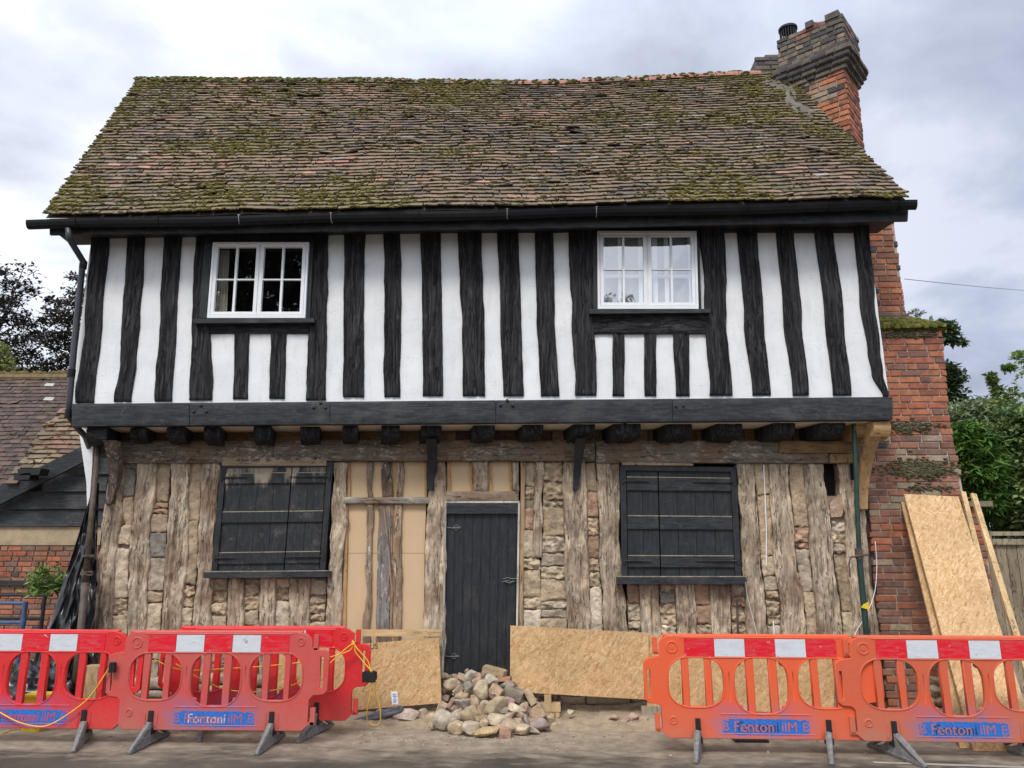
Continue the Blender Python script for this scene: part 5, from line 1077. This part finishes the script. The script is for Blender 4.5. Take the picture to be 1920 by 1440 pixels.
# ================================================================ STONE HEAP
APX = at(912, 1256, 8.22); AP = Vector((at(918, 1250, 8.2).x, 8.25, .50)); RXL, RXR, RY = AP.x - at(793, 1362, 7.75).x, at(1053, 1350, 7.9).x - AP.x, .86
def coneh(p):
    dx = (p.x - AP.x) / (RXR if p.x > AP.x else RXL); dy = (p.y - AP.y) / RY; d = math.sqrt(dx * dx + dy * dy); return .54 * (1 - d) * (1 + .25 * math.sin(min(d, 1) * math.pi))
def hit(px, py):
    Y = 6.9
    while Y < 8.3:
        p = at(px, py, Y)
        if p.z <= max(coneh(p), 0): return p
        Y += .01
    return at(px, py, 8.28)
def stone(px, py, w_, h_, rot, kind, col, label=None, name='stone', push=.15, sub=3, group='rubble stones heaped in front of the door', cat='stone', pos=None, dep=None):
    """kind: r rounded, a angular, b brick or block"""
    col = (col[0] * 1.03, col[1], col[2] * .98); p = pos or hit(px, py); dpt = (p - EYE).length; sx, sz = w_ / FPX * dpt / 2, h_ / FPX * dpt / 2; sy = dep or (sx + sz) / 2
    bm = bmesh.new(); bmesh.ops.create_icosphere(bm, subdivisions=sub, radius=1); sd = Vector((rnd(-50, 50), rnd(-50, 50), 0)); vs = []
    planes = []
    if kind == 'a':
        for _ in range(17): n = Vector((random.gauss(0, 1), random.gauss(0, 1), random.gauss(0, 1))).normalized(); planes.append((n, rnd(.50, .84)))
    if kind == 'b':
        m3 = Matrix.Rotation(rnd(-.3, .3), 3, 'X') @ Matrix.Rotation(rnd(-.35, .35), 3, 'Z')
        for n in ((1, 0, 0), (-1, 0, 0), (0, 1, 0), (0, -1, 0), (0, 0, 1), (0, 0, -1)): planes.append((m3 @ Vector(n), .66))
    if kind == 'r':
        for _ in range(9): n = Vector((random.gauss(0, 1), random.gauss(0, 1), random.gauss(0, 1))).normalized(); planes.append((n, rnd(.60, .88)))
    ry = Matrix.Rotation(R(-rot), 3, 'Y'); cs = []
    for v in bm.verts:
        q = v.co * (1.25 if kind == 'b' else 1.08)
        for n, d in planes:
            e = q.dot(n) - d
            if e > 0: q = q - n * e * .96
        q = q * (1 + (.12 if kind == 'r' else .05) * noise.noise(q * 2.2 + sd) + .045 * noise.noise(q * 6 + sd)); m_ = 1 + .45 * noise.noise(q * 1.4 + sd * 2); cs.append(tuple(c * m_ for c in col))
        vs.append(ry @ Vector((q.x * sx, q.y * sy, q.z * sz)))
    lowz = min(v.z for v in vs); c = p + (p - EYE).normalized() * sy * push; c.z = max(c.z, -lowz - .003)
    fs = [tuple(v.index for v in f.verts) for f in bm.faces]; bm.free(); mb = MB(); mb.add([v + c for v in vs], fs, cs)
    o = mb.build(name, M['stone'], smooth=(kind == 'r')); me = o.data
    if kind != 'r':
        me.polygons.foreach_set('use_smooth', [True] * len(me.polygons)); me.set_sharp_from_angle(angle=R(22))
    return tag(o, label, cat, group)
BU, TA, GY, RD, OC, PK, WH = (.45, .35, .24), (.38, .285, .19), (.30, .255, .20), (.36, .18, .12), (.40, .31, .19), (.40, .29, .225), (.50, .41, .30)
ST = [  # x, y, w, h (in the 6.857x close-up of 780..1060 x 1240..1400), rotation, kind, colour, label
 (1010, 125, 330, 95, -14, 'b', OC, 'long mortared brick lying at the very top of the stone heap'), (1130, 225, 210, 60, 4, 'b', RD, 'flat red-edged tile fragment just below the topmost brick'),
 (690, 215, 170, 190, 25, 'a', (.44, .38, .29), 'large pale angular flint near the top left of the heap, against the door'), (590, 215, 110, 130, 40, 'a', BU, 'tan angular stone left of the large pale flint'), (650, 125, 60, 60, 0, 'a', PK, 'small pinkish chip at the left of the summit in front of the door'),
 (805, 180, 100, 70, -15, 'a', PK, 'pinkish stone under the left end of the topmost brick'), (970, 260, 180, 170, 0, 'a', (.46, .41, .31), 'broad olive-tan stone right under the topmost brick'), (465, 300, 180, 120, 15, 'r', BU, 'rounded tan stone on the upper left shoulder of the heap'),
 (790, 255, 130, 90, 20, 'b', (.50, .34, .24), 'orange-tan brick bat right of the large pale flint'), (690, 345, 160, 130, 0, 'a', (.27, .25, .205), 'mottled grey flint below the large pale flint'), (540, 370, 150, 80, 40, 'b', BU, 'pale slab slanting below the rounded tan stone'),
 (850, 380, 170, 210, -8, 'r', (.42, .345, .23), 'big upright tan cobble in the upper middle of the heap'), (1180, 310, 210, 110, -5, 'a', GY, 'flat grey stone on the upper right of the heap'), (1250, 410, 280, 150, -20, 'b', (.27, .235, .18), 'large dark grey-brown block on the right shoulder of the heap'),
 (1040, 385, 180, 140, -35, 'b', (.46, .33, .22), 'pale orange brick bat in the upper middle, right of the upright cobble'), (600, 455, 160, 90, 5, 'r', OC, 'small flat ochre cobble left of the upright cobble'), (980, 440, 110, 90, 0, 'a', PK, 'small pink-tan chip below the pale orange brick bat'),
 (1460, 460, 110, 210, 32, 'b', (.46, .36, .23), 'pale splintered wooden block sticking up at the right of the heap'), (1195, 515, 130, 110, 0, 'a', (.42, .28, .26), 'small dusky pink stone below the dark block'), (610, 545, 220, 130, -20, 'a', (.36, .31, .27), 'dark brown angular stone in the middle left of the heap'),
 (760, 520, 130, 150, 15, 'a', TA, 'tan angular stone in the centre left of the heap'), (1010, 575, 260, 170, 28, 'r', (.40, .325, .215), 'largest oval tan boulder in the middle of the heap'), (880, 540, 100, 110, -40, 'a', WH, 'small whitish chip left of the largest oval boulder'),
 (1280, 620, 220, 160, -15, 'a', WH, 'knobbly whitish flint in the middle right of the heap'), (1390, 600, 120, 130, 0, 'a', BU, 'buff stone touching the right end of the knobbly white flint'), (335, 640, 130, 200, -18, 'b', BU, 'upright pale brick on the lower left of the heap'),
 (200, 625, 150, 90, 20, 'a', BU, 'flat pale stone at the far left edge of the heap'), (540, 700, 170, 200, 15, 'a', (.44, .38, .29), 'rough olive-tan flint in the lower left of the heap'), (690, 690, 180, 200, -5, 'r', (.41, .325, .205), 'smooth egg-shaped cobble left of centre in the heap'),
 (820, 625, 110, 150, -5, 'a', TA, 'small upright tan stone left of the largest oval boulder'), (1140, 635, 100, 80, 0, 'r', (.25, .24, .18), 'small grey-green pebble under the largest oval boulder'), (1010, 735, 280, 150, 8, 'a', (.43, .36, .25), 'long pale flint directly under the largest oval boulder'),
 (820, 730, 130, 60, 5, 'b', OC, 'thin ochre slab in the lower middle of the heap'), (1205, 705, 100, 80, 0, 'r', PK, 'small pink cobble right of the long pale flint'), (1360, 700, 120, 130, 0, 'a', TA, 'tan chunk below the knobbly white flint'),
 (1560, 660, 210, 170, 32, 'b', (.46, .34, .235), 'clean pale brick tilted on the right flank of the heap'), (1320, 790, 190, 100, -8, 'a', TA, 'wide brown stone in the lower right of the heap'), (340, 830, 190, 190, 0, 'r', (.43, .38, .29), 'round whitish cobble at the lower left foot of the heap'),
 (205, 810, 150, 130, -40, 'a', BU, 'pale rough stone left of the round whitish cobble'), (525, 860, 180, 130, 0, 'r', BU, 'half-round buff cobble right of the round whitish one'), (705, 860, 190, 150, 5, 'r', (.47, .39, .29), 'round brown cobble at the front foot of the heap'),
 (865, 820, 130, 130, 0, 'a', BU, 'upright buff stone behind the yellow flint at the front'), (910, 905, 290, 120, 10, 'a', (.42, .32, .17), 'long yellow-stained flint at the very front of the heap'), (1155, 840, 220, 170, -5, 'r', (.42, .33, .22), 'domed tan boulder above the red brick stub in front'),
 (1135, 945, 160, 130, -4, 'b', (.45, .27, .20), 'squat red-ended brick stub at the very front of the heap'), (1355, 900, 210, 160, -8, 'a', (.44, .36, .24), 'pale four-sided stone at the front right foot of the heap'), (1585, 850, 220, 130, 0, 'r', (.33, .275, .245), 'mauve-grey cobble at the lower right foot of the heap'),
 (1510, 770, 150, 90, 15, 'a', TA, 'flat tan stone under the tilted pale brick'), (1720, 760, 170, 120, -35, 'a', BU, 'pale slab sliding off the right flank of the heap'), (1800, 720, 90, 130, 0, 'a', (.42, .37, .31), 'pointed grey-tan stone at the far right of the heap'),
 (1770, 820, 110, 80, 0, 'a', BU, 'small buff stone at the far right foot of the heap'), (1500, 925, 190, 80, -20, 'a', (.50, .42, .36), 'thin pale sliver between the four-sided stone and the mauve cobble'), (100, 760, 140, 110, 0, 'a', (.44, .38, .28), 'half-buried stone left of the heap, beside the footing'), (360, 470, 150, 90, 20, 'a', PK, 'pinkish rough stone on the left slope of the heap'),
 (260, 550, 100, 60, 10, 'a', BU, 'small pale stone high on the far left slope of the heap'), (445, 560, 80, 150, -30, 'a', PK, 'narrow pink-grey stone wedged right of the upright pale brick'), (1420, 790, 90, 160, 0, 'a', (.32, .27, .24), 'dark gap stone between the brown stone and mauve cobble'), (400, 260, 100, 40, 0, 'b', TA, 'thin tan slab by the door frame, left of the heap top'), (370, 370, 90, 100, 0, 'a', (.34, .29, .24), 'brown stone by the door frame, left of the heap top')]
SCL = 6.857
for (X, Y, w_, h_, rot, kd, col, lb) in ST:
    nm = 'stone' if kd != 'b' else 'brick_rubble'
    if 'wooden' in lb: nm = 'wood_block'
    stone(780 + X / SCL, 1240 + Y / SCL, w_ / SCL * 1.2, h_ / SCL * 1.2, rot, kd, col, lb, name=nm)
random.seed(31)
for k in range(200):
    while True:
        px, py = rnd(800, 1052), rnd(1268, 1382); p = hit(px, py)
        if p.z > .03 or random.random() < .3: break
    s_ = rnd(8, 18); stone(px, py, s_, s_ * rnd(.6, 1), rnd(0, 180), 'a', tint(random.choice([BU, TA, PK, (.38, .31, .23)]), .8, 1.1), 'small rubble fragment wedged among the larger stones of the heap', push=3.2, sub=2, name='rubble_fragment', group='small fragments filling the stone heap', cat='rubble')
mb = MB(); NU = 40
for j in range(NU):
    for i in range(NU):
        pass
vs = []
for j in range(NU + 1):
    for i in range(NU + 1):
        x, y = lerp(AP.x - RXL * 1.1, AP.x + RXR * 1.1, i / NU), lerp(AP.y - RY * 1.06, 8.46, j / NU); q = Vector((x, y, 0)); z = max(coneh(q) - .07, -.02) + .02 * nz(q, 9); vs.append((x, y, z))
mb.add(vs, [(j * (NU + 1) + i, j * (NU + 1) + i + 1, (j + 1) * (NU + 1) + i + 1, (j + 1) * (NU + 1) + i) for j in range(NU) for i in range(NU)], (.30, .24, .17))
tag(mb.build('rubble_dirt', M['soil'], smooth=True), 'dusty brown dirt packed between the stones of the heap by the door', 'dirt', kind='stuff')
# soil bank along the wall
vs = []; NXs, NYs = 220, 16; xa, xb = at(200, 1350, 8.2).x, at(1640, 1350, 8.2).x
for j in range(NYs + 1):
    for i in range(NXs + 1):
        x = lerp(xa, xb, i / NXs); t = j / NYs; y = lerp(7.72 + .10 * noise.noise(Vector((x * 1.5, 0, 2))), 8.46, t); z = .13 * t ** 1.3 * (1 + .6 * noise.noise(Vector((x * 1.3, 1, 1)))) + .035 * t * noise.noise(Vector((x * 7, y * 7, 0))) + .02 * t * noise.noise(Vector((x * 22, y * 22, 0))) - .004; vs.append((x, y, z))
mb = MB(); mb.add(vs, [(j * (NXs + 1) + i, j * (NXs + 1) + i + 1, (j + 1) * (NXs + 1) + i + 1, (j + 1) * (NXs + 1) + i) for j in range(NYs) for i in range(NXs)], (.40, .31, .21))
tag(mb.build('soil_bank', M['soil'], smooth=True), kind='structure')
for (px, py, w_, h_, lb, c) in ((1187, 1345, 20, 15, 'pink-brown stone standing proud of the soil under the right strand board', PK), (1172, 1360, 26, 14, 'flat pinkish stone in the soil, left of the orange barrier', PK), (1205, 1355, 18, 12, 'small pink stone in the soil close to the orange barrier', PK), (1213, 1356, 14, 14, 'dark grey stone in the soil touching the orange barrier', GY), (1195, 1363, 20, 9, 'thin tan stone lowest in the soil near the orange barrier', BU),
    (765, 1340, 44, 20, 'wide mortar-covered footing stone left of the stone heap', (.40, .32, .26)), (715, 1345, 26, 22, 'grey footing stone behind the hanging yellow cord loop', GY), (745, 1358, 38, 10, 'flat brown footing stone at ground level left of the heap', (.38, .27, .22)), (1070, 1335, 12, 9, 'small whitish stone in the bank just right of the timber blocks', WH), (1150, 1343, 16, 8, 'small tan stone in the bank below the wide strand board', BU)):
    p = at(px, py, 8.05); stone(px, py, w_ * 1.2, h_ * 1.2, 0, 'a', c, lb, pos=p, push=.2, group='loose stones in the soil along the footing')
for k, (px, py, w_, c) in enumerate(((1738, 1343, 28, TA), (1762, 1340, 34, BU), (1745, 1318, 24, BU), (1768, 1312, 28, TA), (1733, 1325, 22, GY), (1756, 1295, 22, (.40, .34, .25)), (1785, 1335, 30, BU), (1775, 1298, 20, BU), (1722, 1342, 24, PK), (1752, 1276, 20, TA), (1790, 1315, 24, TA))):
    p = at(px, py, 8.1); p.z = max(p.z, .03); stone(px, py, w_ * 1.15, w_ * .85, rnd(-20, 20), 'r' if k % 2 else 'a', tuple(c_ * .8 for c_ in c), 'tan cobble in the small stack at the foot of the brick chimney', pos=p, push=.1, group='cobbles stacked at the chimney foot')
# gravel crumbs
random.seed(5); mb = MB()
for _ in range(420):
    x, y = (rnd(-4, 4.5), random.gauss(7.55, .28)) if random.random() < .6 else (rnd(AP.x - 1.2, AP.x + 1.2), random.gauss(7.35, .15)); s_ = rnd(.003, .011) * (2 if random.random() < .04 else 1); mb.box((x, y, s_ * .4), (s_ * rnd(1, 2), s_ * rnd(1, 2), s_), random.choice([(.42, .36, .28), (.36, .29, .2), (.3, .2, .15), (.4, .33, .24)]), Matrix.Rotation(rnd(0, 3), 3, Vector((rnd(-.3, .3), rnd(-.3, .3), 1)).normalized()))
tag(mb.build('gravel', M['stone']), 'scattered crumbs of mortar and grit on the tarmac', 'gravel', kind='stuff')
# drain cover, painted line
mb = MB(); p = on_z(1406, 1386, .012); mb.box((p.x, p.y, .010), (.30, .16, .02), (.02, .02, .02)); 
for k in range(6): mb.box((p.x - .12 + k * .048, p.y, .022), (.012, .14, .006), (.05, .05, .05))
tag(mb.build('drain_cover', M['rubber2']), 'small black drain cover in the road beneath the bright orange barrier', 'drain cover')
mb = MB(); a, b = on_z(1640, 1431, .004), on_z(2100, 1446, .004); mb.add([a, b, b + Vector((0, .055, 0)), a + Vector((0, .055, 0))], [(0, 1, 2, 3)], (.34, .32, .27))
tag(mb.build('road_marking', M['concrete']), kind='structure')

# ================================================================ FENCE, PIER, PLANTS
Fz = empty('garden_fence', 'weathered close-board timber fence at the right, below the hedge', 'fence', (at(1900, 1200, 9.9).x, 9.9, 0))
x = at(1838, 1100, 9.9).x; zt = at(1900, 996, 9.9).z; xe = x + 3.2
mb = MB(); xx = x
while xx < xe: w_ = .125; mb.box((xx + w_ / 2, 9.9 + rnd(0, .01), zt / 2 - .05), (w_ - .006, .018, zt - .1), tuple(c * m_ for m_ in [rnd(.85, 1.15)] for c in (.27, .215, .145))); xx += w_
mb.build('fence_boards', M['fence'], Fz)
for k, z in enumerate((zt, )): mb = MB(); mb.box(((x + xe) / 2, 9.87, z - .03), (xe - x, .07, .05), (.30, .25, .17)); mb.box(((x + xe) / 2, 9.87, z - .13), (xe - x, .03, .07), (.30, .25, .17)); mb.build('rail', M['fence'], Fz)
for k in range(2): mb = MB(); mb.box((x + .12 + 1.75 * k, 9.85, zt / 2), (.09, .09, zt), (.26, .21, .15)); mb.build('post', M['fence'], Fz)
Pq = empty('brick_pier', 'brick pier with a mossy coping, between the chimney base and the fence', 'brick pier', (at(1830, 1200, 9.0).x, 9.0, 0))
mb = MB(); xp0, xp1 = at(1806, 1000, 9.0).x, at(1849, 1000, 9.0).x; zp = at(1840, 950, 9.0).z
bricks(mb, Vector((0, 9.0, 0)), UX, lambda z: (xp0, xp1), 0, zp, lambda u, z: BR_M[:4] + BR_T[:3], OUTF); mb.box(((xp0 + xp1) / 2, 9.13, zp / 2), (xp1 - xp0 - .02, .24, zp), (.36, .3, .24)); mb.build('brickwork', M['brick'], Pq)
mb = MB(); mb.box(((xp0 + xp1) / 2 + .03, 9.1, zp + .03), (xp1 - xp0 + .1, .34, .06), (.22, .19, .12)); mb.build('coping', M['concrete'], Pq)

def leafy(mb, clumps, per, size, cols, spread, flat=.5, droop=0.0, asp=.5):
    for (c, r) in clumps:
        base = random.choice(cols); m0 = rnd(.75, 1.2)
        for _ in range(per):
            d = Vector((random.gauss(0, 1), random.gauss(0, 1), random.gauss(0, flat)));
            p = Vector(c) + d * (r * spread); ax = Vector((rnd(-1, 1), rnd(-1, 1), rnd(-.6, .6) - droop)).normalized(); up = Vector((rnd(-.7, .7), rnd(-.9, .5), 1)).normalized(); sd = ax.cross(up).normalized(); L = size * rnd(.6, 1.3); w_ = L * asp * .5
            m_ = m0 * rnd(.75, 1.25); col = tuple(k * m_ for k in base); n_ = sd.cross(ax).normalized(); fold = n_ * w_ * .35
            mb.add([p, p + ax * L * .45 + sd * w_ + fold, p + ax * L, p + ax * L * .45 - sd * w_ + fold], [(0, 1, 2), (0, 2, 3)], col)
def crown_clumps(c, rad, n, cr, inner=.35):
    out = []
    for _ in range(n):
        d = Vector((random.gauss(0, 1), random.gauss(0, 1), random.gauss(0, 1))).normalized(); k = 1 + .35 * noise.noise(d * 2.1 + Vector(c)); rr = rnd(inner, 1) ** .6 * k
        out.append((Vector(c) + Vector((d.x * rad[0], d.y * rad[1], d.z * rad[2])) * rr, cr * rnd(.7, 1.3)))
    return out
def tree(name, label, base, c, rad, n, cr, per, size, cols, cat='tree', group=None, trunk=.16, flat=.5, droop=0, spread=.55, extra=None, asp=.5, barkc=(.10, .085, .07), limbs=14, clean=True):
    root = empty(name, label, cat, base, group); cl = crown_clumps(c, rad, n, cr) + (extra or []); mb = MB(); leafy(mb, cl, per, size, cols, spread, flat, droop, asp); mb.build('crown', M['leaf'], root)
    mb = MB(); b = Vector(base); t = Vector(c); mb.tube([b, b.lerp(t, .4) + Vector((rnd(-.1, .1), 0, 0)), b.lerp(t, .75), t + Vector((0, 0, rad[2] * .4))], [trunk, trunk * .75, trunk * .5, trunk * .15], barkc, n=9)
    for q, r in random.sample(cl, min(limbs, len(cl))):
        s = b.lerp(t, rnd(.55, 1.0)); mb.tube([s, s.lerp(q, .5) + Vector((rnd(-.1, .1), rnd(-.1, .1), rnd(0, .15))), q], [trunk * .3, trunk * .16, trunk * .04], barkc, n=5)
    if limbs: mb.build('trunk', M['bark'], root, smooth=True)
    return root
random.seed(11)
DK = [(.030, .028, .022), (.042, .032, .030), (.032, .040, .024), (.05, .042, .034)]
def pxr(px, Y): return px / FPX * Y
def tr_px(name, label, px, py, rx, ry, Y, n, per, size, cols, **kw):
    c = at(px, py, Y); k = (c - EYE).length / FPX; extra = [(at(ex, ey, Y), er * k) for ex, ey, er in kw.pop('ex', [])]
    return tree(name, label, (c.x + kw.pop('dx', 0), Y, 0), c, (rx * k, kw.pop('ryd', rx) * k, ry * k), n, kw.pop('cr', 18) * k, per, size, cols, extra=extra, **kw)
tr_px('dark_tree', 'dark purple-leaved tree at the left edge, above the barn roof', -50, 640, 95, 130, 22, 210, 55, .15, DK, cr=20, trunk=.28, flat=.35, ex=[(35, 552, 14), (55, 545, 7), (8, 510, 12), (20, 560, 22), (20, 530, 18), (45, 640, 14), (65, 628, 9), (5, 600, 30), (35, 680, 20), (0, 690, 30), (50, 700, 20), (20, 650, 20)])
tr_px('dark_tree', 'dark small-leaved tree partly hidden behind the downpipe and the left corner of the house', 190, 650, 95, 120, 22, 220, 55, .15, DK, cr=18, trunk=.25, flat=.35, ex=[(140, 520, 12), (135, 545, 14), (125, 570, 18), (100, 566, 10), (92, 562, 6), (90, 605, 12), (82, 600, 6), (110, 600, 18), (75, 640, 14), (100, 635, 16), (120, 620, 22), (90, 690, 22), (110, 670, 20), (75, 690, 20), (60, 660, 8), (70, 625, 7)])
tr_px('light_green_shrub', 'pale yellow-green shrub behind the barn ridge at the left edge', -12, 680, 26, 32, 19, 60, 50, .12, [(.25, .28, .09), (.32, .33, .14)], cr=12, trunk=.05)
GR_ = [(.17, .24, .075), (.21, .29, .10), (.13, .20, .06), (.28, .34, .14), (.09, .15, .055)]
tr_px('leafy_hedge_shrub', 'tall broad-leaved green shrub rising above the fence at the far right', 1925, 900, 88, 112, 11.2, 380, 90, .085, GR_, cat='shrub', cr=17, trunk=.06, flat=.6, asp=.62, ryd=60, ex=[(1910, 668, 12), (1925, 690, 20), (1890, 690, 5), (1900, 740, 22), (1880, 745, 16), (1860, 760, 12), (1912, 780, 30), (1868, 735, 5), (1858, 705, 4), (1863, 718, 4), (1870, 730, 5), (1860, 712, 4), (1850, 960, 24), (1860, 900, 24), (1870, 985, 26), (1900, 990, 28), (1930, 985, 28), (1890, 960, 26)])
tr_px('conifer_hedge', 'bright green conifer hedge between the chimney base and the broad-leaved shrub', 1822, 880, 42, 80, 10.9, 300, 60, .15, [(.095, .19, .03), (.075, .15, .025), (.12, .23, .04), (.05, .11, .02)], cat='hedge', cr=15, trunk=.08, flat=.35, droop=.25, asp=.22, ryd=40)
tr_px('grey_green_tree', 'soft grey-green tree on the skyline behind the hedge', 1840, 800, 75, 42, 18, 240, 60, .13, [(.20, .26, .13), (.25, .30, .17), (.17, .22, .10)], cr=14, trunk=.1)
tr_px('dark_green_tree', 'dark green tree showing beside the right edge of the chimney base', 1775, 740, 16, 50, 24, 90, 60, .20, [(.05, .085, .04), (.07, .11, .05)], cr=13, trunk=.15, dx=-1.5, ex=[(1795, 700, 8), (1800, 712, 9), (1798, 745, 12), (1830, 752, 9)])
tr_px('dark_green_tree', 'spray of dark green leaves beside the mossy shoulder of the chimney base', 1760, 622, 18, 18, 24, 40, 60, .20, [(.06, .10, .045), (.08, .125, .055)], cr=9, trunk=.12, dx=-2.2, limbs=3, ex=[(1780, 612, 9), (1790, 625, 8), (1788, 640, 7), (1798, 641, 6), (1806, 644, 4), (1775, 640, 8)])
tr_px('weed', 'small weed growing on the shoulder of the chimney base', 1716, 588, 14, 6, 8.9, 14, 14, .03, [(.12, .14, .06), (.20, .12, .08)], cat='weed', cr=5, trunk=.004, limbs=0)
random.seed(3)
tr_px('laurel_bush', 'small bright laurel bush behind the black sheeting, left of the house', 92, 1088, 26, 24, 9.6, 26, 20, .12, [(.14, .22, .06), (.20, .28, .10), (.10, .16, .04)], cat='bush', cr=10, trunk=.02, asp=.3, limbs=0)
tr_px('weed_clump', 'low green weeds behind the rubbish bags at the left edge', 5, 1240, 22, 25, 8.8, 16, 20, .06, [(.06, .12, .03), (.09, .15, .04)], cat='weeds', cr=8, trunk=.01)
# trees across the road, seen in the window panes
tree('roadside_tree', 'broad dark tree across the road, mirrored in the left upper window', (-9.5, -9, 0), (-10.3, -9, 10.2), (3.3, 2.6, 4.0), 240, .8, 70, .32, [(.012, .018, .008), (.02, .026, .012)], trunk=.3)
tree('roadside_tree', 'rounded tree across the road, mirrored low in the right upper window', (2.6, -9, 0), (2.0, -9, 7.3), (2.2, 2.3, 2.6), 160, .8, 80, .3, [(.015, .022, .01), (.025, .03, .015)], trunk=.22)
mb = MB(); mb.add([(-400, -400, 0), (400, -400, 0), (400, 400, 0), (-400, 400, 0)], [(0, 1, 2, 3)], (1, 1, 1)); tag(mb.build('ground', M['ground']), kind='structure')
